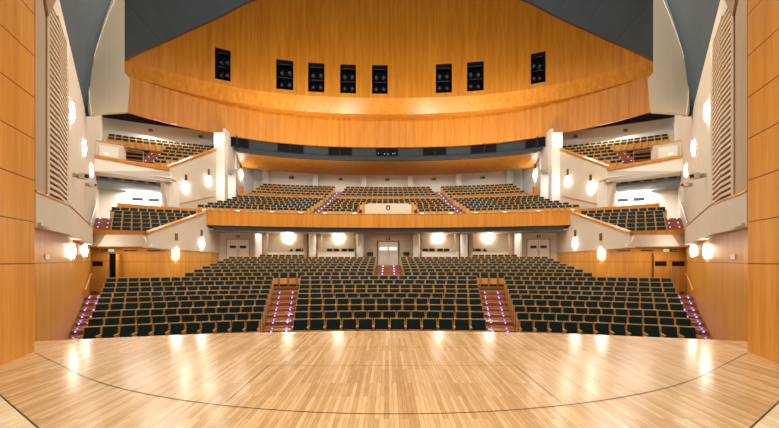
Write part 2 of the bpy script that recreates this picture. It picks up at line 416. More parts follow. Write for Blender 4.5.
# boxes at the back of the stalls
for s in (-1, 1):
    for xs in ((7.05, 7.6, 8.3, 8.85), (3.15, 3.7, 4.4, 4.95)):
        for i, x in enumerate(xs):
            rest.append((s*x, 28.7, E+.2, -.0, 1, ''))
mb = MB()
for (x, y, z, rz, sx, lb) in rest:
    c, s_ = cos(rz), sin(rz)
    def T(p): return (x + c*p[0]*sx - s_*p[1], y + s_*p[0]*sx + c*p[1], z + p[2])
    def hx(b, t, mi): mb.hexa([T(p) for p in b], [T(p) for p in t], mi)
    hx([(-.262,.06,.40),(.262,.06,.40),(.262,.09,.40),(-.262,.09,.40)], [(-.262,.12,.865),(.262,.12,.865),(.262,.15,.865),(-.262,.15,.865)], 0)
    pz, sz_ = (.44, .50) if z < E+.5 else ((.68, .62) if z > E+5.3 and abs(x) > 13.9 else ((.68, .62) if abs(x) < 14.5 and y > 25 and z > E+2 else ((.54, .50) if z > E+.8 else (.44, .50))))
    hx([(-.232,.0,pz),(.232,.0,pz),(.232,.062,pz),(-.232,.062,pz)], [(-.225,.06,.84),(.225,.06,.84),(.225,.115,.84),(-.225,.115,.84)], 1)
    hx([(-.225,-.075,.15),(.225,-.075,.15),(.225,-.055,.15),(-.225,-.055,.15)], [(-.225,-.055,sz_),(.225,-.055,sz_),(.225,-.035,sz_),(-.225,-.035,sz_)], 0)
    hx([(-.215,-.052,.17),(.215,-.052,.17),(.215,-.004,.17),(-.215,-.004,.17)], [(-.215,-.032,.47),(.215,-.032,.47),(.215,-.006,.47),(-.215,-.006,.47)], 1)
    for q in (-1, 1):
        a, b = (-.274, -.252) if q < 0 else (.252, .274)
        hx([(a,-.10,0),(b,-.10,0),(b,.06,0),(a,.06,0)], [(a,-.22,.62),(b,-.22,.62),(b,.10,.62),(a,.10,.62)], 0)
o = mb.build('theatre_seats', [M['seatwood'], M['fabric']])
tag(o, 'rows of dark and light wood theatre seats in rear stalls, balcony and side terraces', 'theatre seats', kind='stuff')

# ------------------------------------------------------------------ sconce
def sconce(name, x, y, z, nx, ny, label, group, rx=.19, rz=.33, slot=True, lamp='lamp'):
    """wall lamp; (nx,ny) = direction out of the wall"""
    a = atan2(nx, -ny)      # local -Y looks along the normal
    t = empty('wall_lamp', (x, y, z), label, 'wall lamp', group, a)
    b = MB(); b.ell((0, -.035, 0), rx, .055, rz); b.build('lamp_shade', M[lamp], t, smooth=True)
    b = MB(); b.box(-.07, .07, -.03, .02, -.12, .12); b.build('back_plate', M['metal'], t)
    if slot:
        b = MB(); b.box(-.09, .09, -.04, .02, rz+.08, rz+.55)
        for i in range(5): b.box(-.07, .07, -.055, -.04, rz+.13+i*.08, rz+.16+i*.08)
        b.build('upper_grille', M['edge'], t)

# ------------------------------------------------------------------ mirrored side construction
for s, nm in ((-1, 'left'), (1, 'right')):
    def P(x, y, z): return (s*x, y, z)
    def path(pts): return [(s*x, y) for x, y in pts]
    # proscenium pilaster
    mb = MB(); mb.prism([P(6.51, 5.62, -.0), P(6.88, 6.56, 0), P(7.44, 6.56, 0), P(7.44, 5.62, 0)], (0, 0, E+8.5))
    struct(mb, f'wall_proscenium_{nm}', M['veneer_pros'])
    mb = MB(); mb.box(min(s*7.45, s*10), max(s*7.45, s*10), 5.4, 5.62, -.2, E+9)
    mb.box(min(s*6.53, s*7.45), max(s*6.53, s*7.45), 5.50, 5.615, 0, E+9)
    struct(mb, f'wall_wing_{nm}', M['black'])
    # lower wood wall
    mb = MB(); mb.strip(path([(WL(7.0), 7.0), (WL(11.2), 11.2), (WL(19.3), 19.3)]), -1.25, E+.82, (s*.25, -.2))
    struct(mb, f'wall_{nm}', M['veneer_low'], f'orange wood wall beside the {nm} stalls seats')
    # upper white wall
    mb = MB(); Y = [7.0, 10.2, 16.6]; tops = [8.0, 7.8, 7.12]
    for i in range(2):
        y0, y1 = Y[i], Y[i+1]
        mb.hexa([P(WL(y0), y0, E+.82), P(WL(y1), y1, E+.82), P(WL(y1)+.3, y1, E+.82), P(WL(y0)+.3, y0, E+.82)],
                [P(WL(y0), y0, E+tops[i]), P(WL(y1), y1, E+tops[i+1]), P(WL(y1)+.3, y1, E+tops[i+1]), P(WL(y0)+.3, y0, E+tops[i])])
    mb.hexa([P(WL(16.6), 16.6, E+.82), P(WL(31), 31, E+.82), P(WL(31)+.3, 31, E+.82), P(WL(16.6)+.3, 16.6, E+.82)],
            [P(WL(16.6), 16.6, E+11.3), P(WL(31), 31, E+11.3), P(WL(31)+.3, 31, E+11.3), P(WL(16.6)+.3, 16.6, E+11.3)])
    struct(mb, f'wall_upper_{nm}', M['cream'], f'tall cream plaster side wall above the {nm} stalls')
    # tan reveal between the pilaster and the louvres, its shade put into the colour
    mb = MB(); mb.strip(path([(6.93, 6.62), (8.47, 8.36)]), E+1.0, E+6.0, (s*.15, -.05))
    mb.hexa([P(6.86, 6.62, E+6.0), P(8.40, 8.36, E+6.0), P(8.6, 8.3, E+6.0), P(7.1, 6.6, E+6.0)], [P(6.5, 7.1, E+7.4), P(8.1, 8.6, E+7.4), P(8.6, 8.3, E+7.4), P(7.1, 6.6, E+7.4)])
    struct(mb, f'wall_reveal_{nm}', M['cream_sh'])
    # louvre panel, two folded leaves
    root = empty('louvre_panel', P(8.5, 8.4, E+1.6), f'tall folded cream louvre panel on the upper {nm} side wall', 'louvre panel')
    A, B, C = (8.50, 8.38), (8.89, 9.03), (9.80, 10.25)
    for (p, q, zb0, zb1) in ((A, B, 1.42, 1.5), (B, C, 1.5, 1.66)):
        dx, dy = q[0]-p[0], q[1]-p[1]; l = math.hypot(dx, dy); nx, ny = -dy/l, dx/l    # inward normal in the unmirrored frame
        bk = MB(); bk.strip(path([p, q]), lambda t: E+zb0+(zb1-zb0)*t, E+6.6, (s*.06, -.02)); bk.build('backing', M['slatback'], root)
        sl = MB()
        for i in range(33):
            z0 = E + zb1 + .06 + i*.148
            a = (p[0]+nx*.07, p[1]+ny*.07-.0); b = (q[0]+nx*.07, q[1]+ny*.07)
            sl.hexa([P(*p, z0+.02), P(*q, z0+.02), P(*b, z0), P(*a, z0)], [P(*p, z0+.09), P(*q, z0+.09), P(*b, z0+.07), P(*a, z0+.07)])
        sl.build('slats', M['slat'], root)
    fr = MB()
    for (x, y, zz) in ((8.47, 8.34, 1.42), (9.80, 10.26, 1.66)): fr.box(min(s*(x-.09), s*(x+.03)), max(s*(x-.09), s*(x+.03)), y-.03, y+.03, E+zz, E+6.65)
    fr.build('frame', M['slat'], root); local(root)
    # white fascia along the side wall
    root = empty('wall_fascia', P(9.4, 10.1, E+.8), f'cream fascia band with wood cap along the {nm} side wall', 'fascia')
    FP = [(6.90, 6.6, 1.34, .66), (9.53, 10.1, 1.65, .79), (15.07, 17.4, 1.62, .78)]
    mb = MB(); cp = MB()
    for i in range(2):
        a, b = FP[i], FP[i+1]
        mb.hexa([P(a[0], a[1], E+a[3]), P(b[0], b[1], E+b[3]), P(b[0]+.45, b[1]-.25, E+b[3]), P(a[0]+.5, a[1]-.02, E+a[3])],
                [P(a[0], a[1], E+a[2]), P(b[0], b[1], E+b[2]), P(b[0]+.45, b[1]-.25, E+b[2]), P(a[0]+.5, a[1]-.02, E+a[2])])
        cp.hexa([P(a[0]-.02, a[1], E+a[2]), P(b[0]-.02, b[1], E+b[2]), P(b[0]+.35, b[1]-.25, E+b[2]), P(a[0]+.35, a[1]-.02, E+a[2])],
                [P(a[0]-.02, a[1], E+a[2]+.04), P(b[0]-.02, b[1], E+b[2]+.04), P(b[0]+.35, b[1]-.25, E+b[2]+.04), P(a[0]+.35, a[1]-.02, E+a[2]+.04)])
    mb.build('plaster_band', M['cream'], root); cp.build('cap_rail', M['seatwood'], root); local(root)
    # frontal wood wall behind the side stalls + lower inner wall
    mb = MB(); mb.box(min(s*16.9, s*12.38), max(s*16.9, s*12.38), 19.1, 19.35, -1.2, E+.74)
    mb.strip(path([(L2(19.25), 19.25), (L2(29), 29)]), -.9, E+.66, (s*.2, 0))
    struct(mb, f'wall_stalls_{nm}', M['veneer_low'], f'orange wood wall behind the {nm} stalls block')
    # upper inner wall (cream), rising with the terrace
    mb = MB()
    f = lambda y: 1.32 + (3.45-1.32)*(min(y, 24.6)-17)/7.6
    ys = [16.95, 24.6]
    mb.hexa([P(L2(16.95)-.05, 16.95, E+.66), P(L2(24.6)-.05, 24.6, E+.66), P(L2(24.6)+.2, 24.6, E+.66), P(L2(16.95)+.2, 16.95, E+.66)],
            [P(L2(16.95)-.05, 16.95, E+1.34), P(L2(24.6)-.05, 24.6, E+3.5), P(L2(24.6)+.2, 24.6, E+3.5), P(L2(16.95)+.2, 16.95, E+1.34)])
    mb.strip(path([(L2(24.6)-.05, 24.6), (L2(29.3)-.05, 29.3)]), E+.66, E+2.5, (s*.25, 0))
    struct(mb, f'wall_inner_{nm}', M['cream'], f'cream sloping wall below the {nm} side terrace')
    mb = MB(); mb.hexa([P(L2(16.9)-.1, 16.9, E+1.34), P(L2(24.6)-.1, 24.6, E+3.5), P(L2(24.6)+.25, 24.6, E+3.5), P(L2(16.9)+.25, 16.9, E+1.34)],
                       [P(L2(16.9)-.1, 16.9, E+1.42), P(L2(24.6)-.1, 24.6, E+3.58), P(L2(24.6)+.25, 24.6, E+3.58), P(L2(16.9)+.25, 16.9, E+1.42)])
    tag(mb.build('terrace_cap_rail', M['veneer']), f'sloping orange wood cap on the {nm} terrace side wall', 'cap rail')
    # terrace front
    root = empty('terrace_parapet', P(13.4, 17, E+.72), f'white slanted front of the {nm} side terrace with wood strip', 'balcony front')
    mb = MB()
    x0, x1, x2, x3 = 14.95, 14.0, 12.02, 12.02
    mb.hexa([P(14.6, 17.02, E+.72), P(x2, 17.02, E+.72), P(x2, 17.3, E+.72), P(14.6, 17.3, E+.72)], [P(13.95, 16.75, E+1.29), P(12.15, 16.75, E+1.29), P(12.15, 17.3, E+1.29), P(13.95, 17.3, E+1.29)])
    mb.build('slanted_panel', M['white'], root)
    mb = MB(); mb.hexa([P(14.95, 16.85, E+.72), P(14.6, 17.03, E+.72), P(14.6, 17.3, E+.72), P(15.3, 17.3, E+.72)], [P(14.75, 16.78, E+1.29), P(13.95, 16.76, E+1.29), P(13.95, 17.3, E+1.29), P(15.3, 17.3, E+1.29)])
    mb.build('shaded_side_panel', M['cream_sh'], root)  # same plaster front, its shading painted as a darker colour
    mb = MB(); mb.hexa([P(14.75, 16.74, E+1.29), P(12.1, 16.74, E+1.29), P(12.1, 17.25, E+1.29), P(15.3, 17.25, E+1.29)], [P(14.75, 16.70, E+1.56), P(12.0, 16.70, E+1.48), P(12.0, 17.25, E+1.48), P(15.3, 17.25, E+1.56)])
    mb.build('wood_strip', M['veneer'], root); local(root)
    # soffit below terrace
    mb = MB(); mb.hexa([P(12.0, 17.0, E+.74), P(12.4, 19.3, E+.74), P(16.8, 19.3, E+.74), P(14.9, 17.0, E+.74)], [P(12.0, 17.0, E+.84), P(12.4, 19.3, E+.84), P(16.8, 19.3, E+.84), P(14.9, 17.0, E+.84)])
    mb.hexa([P(6.9, 6.7, E+.70), P(9.7, 10.1, E+.83), P(WL(10.1), 10.1, E+.83), P(WL(6.9), 6.9, E+.70)], [P(6.9, 6.7, E+.76), P(9.7, 10.1, E+.88), P(WL(10.1), 10.1, E+.88), P(WL(6.9), 6.9, E+.76)])
    mb.hexa([P(9.7, 10.1, E+.83), P(15.0, 17.3, E+.83), P(WL(17.3), 17.3, E+.83), P(WL(10.1), 10.1, E+.83)], [P(9.7, 10.1, E+.88), P(15.0, 17.3, E+.88), P(WL(17.3), 17.3, E+.88), P(WL(10.1), 10.1, E+.88)])
    struct(mb, f'ceiling_terrace_{nm}', M['cream'])
    # terrace tiers
    mb = MB()
    for k in range(6):
        r0, r1 = RT[k]-.62, RT[k]+.33
        if k == 5: r1 = 44.4
        if k == 0: r0 = 36.5
        xi0, xi1 = solve_r(L2, r0)+.22, solve_r(L2, r1)+.22
        xo0, xo1 = solve_r(WL, r0)-.77, solve_r(WL, r1)-(.77 if k < 5 else .02)
        arc_block(mb, r0, r1, s*xi0, s*xo0, s*xi1, s*xo1, zt[k]-.2, zt[k], 8)
    struct(mb, f'floor_terrace_{nm}', M['tier'], f'stepped wooden floor of the {nm} side terrace')
    stairs(f'brown stairs with blue lights climbing the {nm} side terrace', lambda k: solve_r(WL, RT[0]+.95*k)-.75, lambda k: solve_r(WL, RT[0]+.95*k)-.04, range(0, 6), zt, RT, sgn=s, lr=(.2, .75), BT=.2)
    # parapet behind the terrace seats
    mb = MB(); mb.strip([(s*x, yarc(42.75, x)) for x in frac(13.35, 17.95, 10)], E+2.6, lambda t: E+3.72+.12*t, (0, .1))
    tag(mb.build('terrace_back_parapet', M['veneer']), f'orange wood parapet behind the top row of the {nm} side terrace', 'parapet')
    # recess behind the terrace: white back wall, ceiling duct, doors
    mb = MB(); mb.strip([(s*x, yarc(44.4, x)) for x in frac(15.1, 20.9, 10)], E+2.0, E+6.3, (0, .2))
    struct(mb, f'wall_recess_{nm}', M['white'], f'bright white wall behind the {nm} side terrace')
    mb = MB(); mb.box(min(s*15.05, s*15.9), max(s*15.05, s*15.9), 23.75, 24.5, E+2.7, E+5.75)
    struct(mb, f'wall_block_{nm}', M['white'])
    root = empty('air_duct', P(17.59, 24.52, E+5.76), f'blue grey air duct with grille openings under the {nm} upper terrace', 'air duct')
    mb = MB(); mb.hexa([P(15.88, 24.41, E+4.92), P(19.40, 22.39, E+4.92), P(20.04, 23.77, E+4.92), P(16.42, 25.80, E+4.92)], [P(15.88, 23.77, E+5.18), P(18.76, 21.64, E+5.18), P(20.15, 23.77, E+5.18), P(16.42, 25.80, E+5.18)])
    mb.hexa([P(15.88, 23.77, E+5.18), P(18.76, 21.64, E+5.18), P(20.15, 23.77, E+5.18), P(16.42, 25.80, E+5.18)], [P(15.88, 23.77, E+5.65), P(18.76, 21.64, E+5.65), P(20.15, 23.77, E+5.65), P(16.42, 25.80, E+5.65)])
    mb.build('duct_body', M['beam'], root)
    for i in range(5):
        t0 = .08+i*.18; t1 = t0+.11
        g = MB(); pa = lambda t, u: P((14.9+2.7*t)*1.066, (22.29-2.0*t)*1.066, E+(4.86+.4*u)*1.066)
        g.hexa([pa(t0,.35), pa(t1,.35), pa(t1,.75), pa(t0,.75)], [(q[0], q[1]-.03, q[2]) for q in (pa(t0,.35), pa(t1,.35), pa(t1,.75), pa(t0,.75))])
        g.build('duct_grille', M['band'], root)
    local(root)
    def terr_door(x, w, z0, h, r):
        y = yarc(r, x); return y
    # double door in the recess
    for i, (x, lab) in enumerate(((17.45, 'inner'),)):
        y = yarc(44.4, x); rz = -math.asin(s*x/44.4)
        d = empty(f'door_{4 if s<0 else 5}', (s*x, y-.03, E+2.72), None, None, None, rz); d['kind'] = 'structure'
        for q in (-1, 1):
            b = MB(); b.box(min(.01*q, q*.95), max(.01*q, q*.95), -.05, 0, 0, 2.35); lf = b.build('door_leaf', M['white'], d)
            b = MB(); b.box(min(.16*q, q*.82), max(.16*q, q*.82), -.07, -.045, 1.58, 1.82); b.build('door_glass', M['glass'], lf)
            b = MB(); b.box(min(.06*q, q*.09), max(.06*q, q*.09), -.09, -.05, .9, 1.15); b.build('door_handle', M['metal'], lf)
    # fire extinguisher-like red cabinet
    x = 16.45; y = yarc(44.4, x)-.05
    root = empty('fire_cabinet', (s*x, y, E+3.6), f'red fire equipment case on the white wall behind the {nm} terrace', 'fire cabinet')
    b = MB(); b.box(-.11, .11, -.14, 0, 0, .62); b.build('case', M['red'], root, bevel=.01)
    b = MB(); b.box(-.05, .05, -.15, -.14, .3, .42); b.build('notice', M['signw'], root)
    x = 17.2; y = yarc(44.4, x)-.03
    b = MB(); b.box(s*x-.14, s*x+.14, y-.05, y, E+5.2, E+5.36); b.box(s*x-.1, s*x-.03, y-.055, y-.05, E+5.23, E+5.33, 1)
    tag(b.build('door_sign', [M['band'], M['green']]), f'small dark door sign over the double door behind the {nm} terrace', 'sign')
    # upper terrace
    root = empty('upper_terrace_parapet', P(16.20, 21.75, E+5.44), f'white front of the {nm} upper terrace with orange wood rim', 'balcony front')
    mb = MB(); mb.hexa([P(17.86, 20.57, E+5.44), P(14.98, 23.40, E+5.44), P(15.24, 24.09, E+5.44), P(18.66, 21.75, E+5.44)], [P(17.80, 20.57, E+6.24), P(14.82, 23.03, E+6.10), P(15.24, 23.99, E+6.10), P(18.55, 21.75, E+6.24)])
    mb.build('plaster_front', M['white'], root)
    mb = MB(); mb.hexa([P(17.86, 20.47, E+6.24), P(14.76, 22.92, E+6.10), P(15.24, 23.77, E+6.10), P(18.55, 21.53, E+6.24)], [P(17.86, 20.47, E+6.42), P(14.71, 22.92, E+6.34), P(15.24, 23.77, E+6.34), P(18.55, 21.53, E+6.42)])
    mb.build('wood_rim', M['veneer'], root); local(root)
    mb = MB(); mb.hexa([P(L3(23.95), 23.95, E+2.3), P(L3(28.6), 28.6, E+2.3), P(L3(28.6)+.25, 28.6, E+2.3), P(L3(23.95)+.25, 23.95, E+2.3)],
                       [P(L3(23.1), 23.1, E+6.12), P(L3(28.6), 28.6, E+9.3), P(L3(28.6)+.25, 28.6, E+9.3), P(L3(23.1)+.25, 23.1, E+6.12)])
    struct(mb, f'wall_balcony_{nm}', M['cream'], f'cream wall between the {nm} upper terrace and the balcony seats')
    mb = MB(); mb.hexa([P(L3(23.0)-.08, 23.0, E+6.12), P(L3(28.5)-.08, 28.5, E+9.3), P(L3(28.5)+.3, 28.5, E+9.3), P(L3(23.0)+.3, 23.0, E+6.12)], [P(L3(23.0)-.08, 23.0, E+6.24), P(L3(28.5)-.08, 28.5, E+9.42), P(L3(28.5)+.3, 28.5, E+9.42), P(L3(23.0)+.3, 23.0, E+6.24)])
    tag(mb.build('upper_cap_rail', M['veneer']), f'sloping orange wood cap on the {nm} upper terrace side wall', 'cap rail')
    mb = MB()
    for k in range(7):
        r0, r1 = RU[k]-.62, RU[k]+.33
        if k == 6: r1 = 49.7
        if k == 0: r0 = 42.6
        xi0, xi1 = solve_r(L3, r0)+.3, solve_r(L3, r1)+.3
        arc_block(mb, r0, r1, s*xi0, s*(solve_r(WL, r0)-.02), s*xi1, s*(solve_r(WL, r1)-.02), zu[k]-.1, zu[k], 8)
    struct(mb, f'floor_upper_terrace_{nm}', M['tier'], f'stepped wooden floor of the {nm} upper terrace')
    stairs(f'brown stairs with blue lights on the {nm} upper terrace', lambda k: 16.3+.38*k, lambda k: 17.2+.38*k, range(0, 5), zu, RU, sgn=s, BT=.12)
    mb = MB(); mb.prism([P(14.87, 23.19, E+5.65), P(17.91, 20.63, E+5.65), P(21.75, 25.58, E+5.65), P(15.24, 26.22, E+5.65)], (0, 0, .05))
    struct(mb, f'ceiling_recess_{nm}', M['white'])
    # booth
    root = empty('control_booth', P(16.6, 20.6, zu[0]), f'cream lighting booth at the wall end of the {nm} upper terrace', 'booth')
    mb = MB(); mb.hexa([P(18.39, 21.27, E+5.97), P(17.22, 22.12, E+5.97), P(18.02, 23.35, E+5.97), P(19.29, 22.60, E+5.97)], [P(18.39, 21.27, E+7.52), P(17.22, 22.12, E+7.52), P(18.02, 23.35, E+7.52), P(19.29, 22.60, E+7.52)])
    mb.build('booth_body', M['cream'], root)
    mb = MB(); mb.hexa([P(18.44, 21.21, E+7.52), P(17.16, 22.07, E+7.52), P(17.96, 23.40, E+7.52), P(19.29, 22.65, E+7.52)], [P(18.44, 21.21, E+7.59), P(17.16, 22.07, E+7.59), P(17.96, 23.40, E+7.59), P(19.29, 22.65, E+7.59)])
    mb.build('booth_top', M['seatwood'], root)
    mb = MB(); q0, q1 = (18.17, 21.4), (17.43, 21.94)
    mb.hexa([P(q0[0], q0[1], E+6.56), P(q1[0], q1[1], E+6.56), P(q1[0], q1[1]-.04, E+6.56), P(q0[0], q0[1]-.04, E+6.56)], [P(q0[0], q0[1], E+7.3), P(q1[0], q1[1], E+7.3), P(q1[0], q1[1]-.04, E+7.3), P(q0[0], q0[1]-.04, E+7.3)])
    pn = mb.build('booth_panel', M['white'], root)
    mb = MB(); mb.hexa([P(17.96, 21.49, E+6.72), P(17.80, 21.61, E+6.72), P(17.80, 21.57, E+6.72), P(17.96, 21.45, E+6.72)], [P(17.96, 21.49, E+6.84), P(17.80, 21.61, E+6.84), P(17.80, 21.57, E+6.84), P(17.96, 21.45, E+6.84)])
    mb.build('booth_sign', M['green'], root); local(root)
    mb = MB(); a, b = (17.1, 21.85), (16.15, 22.4)
    mb.tube([P(*a, E+6.3), P(*a, E+7.2), P(*b, E+7.2), P(*b, E+6.3)], .03)
    tag(mb.build('guard_rail', M['metal']), f'short metal guard rail in front of the {nm} upper terrace stairs', 'railing')
    # back wall of upper terrace
    mb = MB(); mb.strip([(s*x, yarc(49.75, x)) for x in frac(14.0, 24.3, 14)], E+8.5, E+11.7, (0, .2))
    struct(mb, f'wall_upper_back_{nm}', M['white'], f'white wall above the top row of the {nm} upper terrace')
    mb = MB(); mb.strip([(s*x, yarc(49.7, x)) for x in frac(14.0, 24.3, 14)], E+11.7, E+12.4, (0, .3))
    struct(mb, f'trim_{1 if s<0 else 2}', M['band'])
    for x in (16.8, 20.3):
        y = yarc(49.75, x)-.03
        b = MB(); b.box(s*x-.17, s*x+.17, y-.05, y+.02, E+11.05, E+11.3)
        for q in range(3): b.box(s*x-.15, s*x+.15, y-.065, y-.05, E+11.07+q*.075, E+11.11+q*.075, 1)
        tag(b.build('wall_vent', [M['cream_sh'], M['edge']]), f'small grey wall vent above the {nm} upper terrace, {"nearer the centre" if x < 18 else "nearer the side wall"}', 'vent')
    # white column beside the balcony + wall with lit opening
    mb = MB(); mb.box(min(s*13.75, s*14.65), max(s*13.75, s*14.65), 28.55, 29.2, E+3.4, E+10.8)
    struct(mb, f'wall_column_{nm}', M['white'])
    L4 = [(13.85, 29.0), (14.15, 31.4), (14.95, 38.2)]
    mb = MB()
    # opening between y 29.3 and 30.9
    def wy(y): return 13.85 + (y-29.0)*(14.95-13.85)/9.2
    mb.strip(path([(wy(29.0), 29.0), (wy(38.9), 38.9)]), E+8.0, E+11.3, (s*.25, 0))
    mb.strip(path([(wy(31.3), 31.3), (wy(38.9), 38.9)]), E+4.2, E+8.0, (s*.25, 0))
    mb.strip(path([(wy(29.0), 29.0), (wy(29.35), 29.35)]), E+4.2, E+8.0, (s*.25, 0))
    mb.box(min(s*14.0, s*16.6), max(s*14.0, s*16.6), 31.22, 31.28, E+4.2, E+8.2)
    mb.box(min(s*16.4, s*16.6), max(s*16.4, s*16.6), 28.6, 31.3, E+4.2, E+8.2)
    mb.box(min(s*14.0, s*16.6), max(s*14.0, s*16.6), 28.6, 31.5, E+8.2, E+8.4)
    struct(mb, f'wall_balcony_back_{nm}', M['white'], f'pale side wall beside the {nm} rear balcony rows')
    # handrails on the wall
    mb = MB(); mb.tube([P(L3(24.6)-.06, 24.6, E+4.15), P(L3(28.2)-.06, 28.2, E+5.4)], .03, 6)
    for y in (24.9, 26.4, 27.9): mb.tube([P(L3(y)-.06, y, E+4.15+(y-24.6)*.347), P(L3(y)+.02, y, E+4.11+(y-24.6)*.347)], .015, 6)
    tag(mb.build('handrail', M['seatwood']), f'sloping handrail on the cream wall beside the {nm} end of the balcony', 'handrail')
    mb = MB(); mb.tube([P(WL(17.2)-.12, 17.2, E+1.9), P(WL(20.6)-.12, 20.6, E+3.6)], .03, 6)
    for y in (17.4, 20.4): mb.tube([P(WL(y)-.12, y, E+1.9+(y-17.2)*.5), P(WL(y)+.02, y, E+1.86+(y-17.2)*.5)], .015, 6)
    tag(mb.build('handrail', M['metal']), f'metal handrail beside the {nm} side terrace stairs', 'handrail')
    mb = MB(); mb.tube([P(WL(15.2)-.12, 15.2, zrow[5]+.9), P(WL(17.6)-.12, 17.6, zrow[8]+1.0), P(WL(18.4)-.12, 18.4, zrow[8]+1.0)], .03, 6)
    mb.tube([P(WL(18.4)-.12, 18.4, zrow[8]+.0), P(WL(18.4)-.12, 18.4, zrow[8]+1.0)], .03, 6)
    tag(mb.build('handrail', M['seatwood']), f'wooden handrail at the top of the {nm} wall stairs in the stalls', 'handrail')
    # acoustic reflector fin
    root = empty('acoustic_reflector', P(12.9, 16, E+6.5), f'large beige sail shaped acoustic reflector hanging on the {nm}', 'acoustic reflector')
    edge = [(90, 115.5), (87.3, 100), (86.3, 82), (88, 65), (91, 50), (96, 32), (101.5, 14), (107.5, -2), (114, -20), (121, -38), (128, -55)]
    YF = 16.2
    fr = [P(xat(px+1+max(0, (110-py)*.055), YF), YF-.12, E+(261-py)/F*YF) for px, py in edge]
    inner = [P(xat(126.5, YF), YF-.12, E+(261+55)/F*YF), P(xat(126.5, YF), YF-.12, E+(261-74)/F*YF), P(xat(132, YF), YF-.12, E+(261-80)/F*YF), P(xat(129.5, YF), YF-.12, E+(261-113)/F*YF)]
    mb = MB(); n = len(fr)
    front = fr + inner
    back = [P(xat(px, YF)+.02, YF+.05, E+(261-py)/F*YF) for px, py in edge] + [(p[0]+s*.16, p[1]+.17, p[2]) for p in inner]
    i0 = len(mb.v); mb.v += front + back; nn = len(front)
    mb.f.append(tuple(range(nn))); mb.m.append(0); mb.f.append(tuple(range(2*nn-1, nn-1, -1))); mb.m.append(0)
    for k in range(nn):
        j = (k+1) % nn; mb.f.append((k, j, nn+j, nn+k)); mb.m.append(1 if k < n-1 else 0)  # curved edge faces white: light on the edge put into the colour
    mb.build('panel', [M['fin'], M['white']], root)
    eb = MB(); off = lambda py: max(1.2, (115-py)*.06)
    for (p0, y0), (p1, y1) in zip(edge, edge[1:]):
        q = [(p0+.2, y0, .14), (p1+.2, y1, .14), (p1+.6+off(y1), y1, .20), (p0+.6+off(y0), y0, .20)]
        pts = [P(xat(a_, YF-d_), YF-d_, E+(261-b_)/F*(YF-d_)) for a_, b_, d_ in q]
        eb.hexa(pts, [(p[0], p[1]+.03, p[2]) for p in pts])
    tag(eb.build('lit_curved_edge', M['white'], root), 'curved reflector edge, coloured white for the light on it')  # white strip added where light catches the reflector's edge
    mb = MB(); mb.box(min(s*xat(108.2, YF), s*(xat(108.2, YF)+.012)), max(s*xat(108.2, YF), s*(xat(108.2, YF)+.012)), YF-.124, YF-.115, E+7.3, E+12.3)
    mb.build('seam', M['fin'], root); local(root)
    # dark ceiling over the side wall
    mb = MB(); lo = []; hi = []
    for i in range(11):
        px, py = edge[i]; t = i/10
        hi.append((xat(px+4, YF), YF+.08, (261-py)/F*YF))
        y = 16.75 - (16.75-9.6)*t; lo.append((WL(y)+.02, y, 7.12+(7.85-7.12)*t))
    for i in range(10):
        for j in range(6):
            def lerp(a, b, u): return tuple(a[q]+(b[q]-a[q])*u for q in range(3))
            a, b = lo[i], hi[i]; c, d = lo[i+1], hi[i+1]
            q = [lerp(a, b, j/6), lerp(a, b, (j+1)/6), lerp(c, d, (j+1)/6), lerp(c, d, j/6)]
            mb.quad(*[P(p[0], p[1], E+p[2]) for p in q])
    # slope on forward, over the stage opening
    a, c = lo[10], hi[10]
    mb.quad(P(a[0], a[1], E+a[2]), P(c[0], c[1], E+c[2]), P(7.5, 9, E+17), P(6.3, 5.2, E+8.8))
    mb.quad(P(a[0], a[1], E+a[2]), P(6.3, 5.2, E+8.8), P(9, 5.2, E+8.8), P(WL(8), 8, E+7.9))
    struct(mb, f'ceiling_{nm}', M['ceil'], f'dark slate ceiling above the {nm} side wall')
    # lamps
    nx, ny = -s*.796, -.605*1.0
    nwl = (-s*.796, .605)
    for (y, h, lb) in ((12.3, .36, f'glowing wall lamp on the {nm} orange side wall, nearer the stage'), (15.9, .48, f'glowing wall lamp on the {nm} orange side wall, farther from the stage')):
        sconce('', s*(WL(y)-.03), y, E+h, *nwl, lb, 'lamps on the orange side walls', .12, .28, False)
    for (y, h, lb) in ((12.1, 5.3, f'glowing lamp high on the cream {nm} wall beside the louvres'), (15.5, 5.15, f'glowing lamp in the middle of the cream {nm} wall'), (18.4, 4.9, f'glowing lamp on the cream {nm} wall, deepest of three')):
        sconce('', s*(WL(y)-.03), y, E+h, *nwl, lb, 'lamps on the cream side walls', .12, .36, False)
    nl = (-s, -.1)
    y = 19.9; sconce('', s*(L2(y)-.04), y, E+.42, -s*.9, -.15, f'bright lamp on the {nm} wood wall below the terrace', 'lamps beside the rear stalls', .26, .33, False)
    b = MB(); b.box(min(s*(L2(19.9)-.12), s*(L2(19.9)-.05)), max(s*(L2(19.9)-.12), s*(L2(19.9)-.05)), 19.8, 20.0, E+1.2, E+1.62)
    tag(b.build('wall_grille', M['edge']), f'narrow dark grille above the {nm} wood wall lamp', 'grille')
    y = 23.6; sconce('', s*(L2(y)-.08), y, E+1.24, -s*.9, -.15, f'bright lamp with dark grille on the {nm} cream wall by the rear stalls', 'lamps beside the rear stalls', .27, .36, True)
    y = 25.2; sconce('', s*(L3(y)-.03), y, E+5.45, -s*.9, -.15, f'bright lamp with dark grille on the {nm} balcony side wall, nearer', 'lamps beside the balcony', .27, .4, True)
    y = 27.6; sconce('', s*(L3(y)-.03), y, E+6.5, -s*.9, -.15, f'bright lamp with dark grille on the {nm} balcony side wall, farther', 'lamps beside the balcony', .27, .4, True)
    y = 33.0; sconce('', s*(wy(y)-.03), y, E+8.4, -s*.9, -.1, f'bright lamp beside the {nm} rear balcony rows', 'lamps beside the balcony', .3, .45, True)
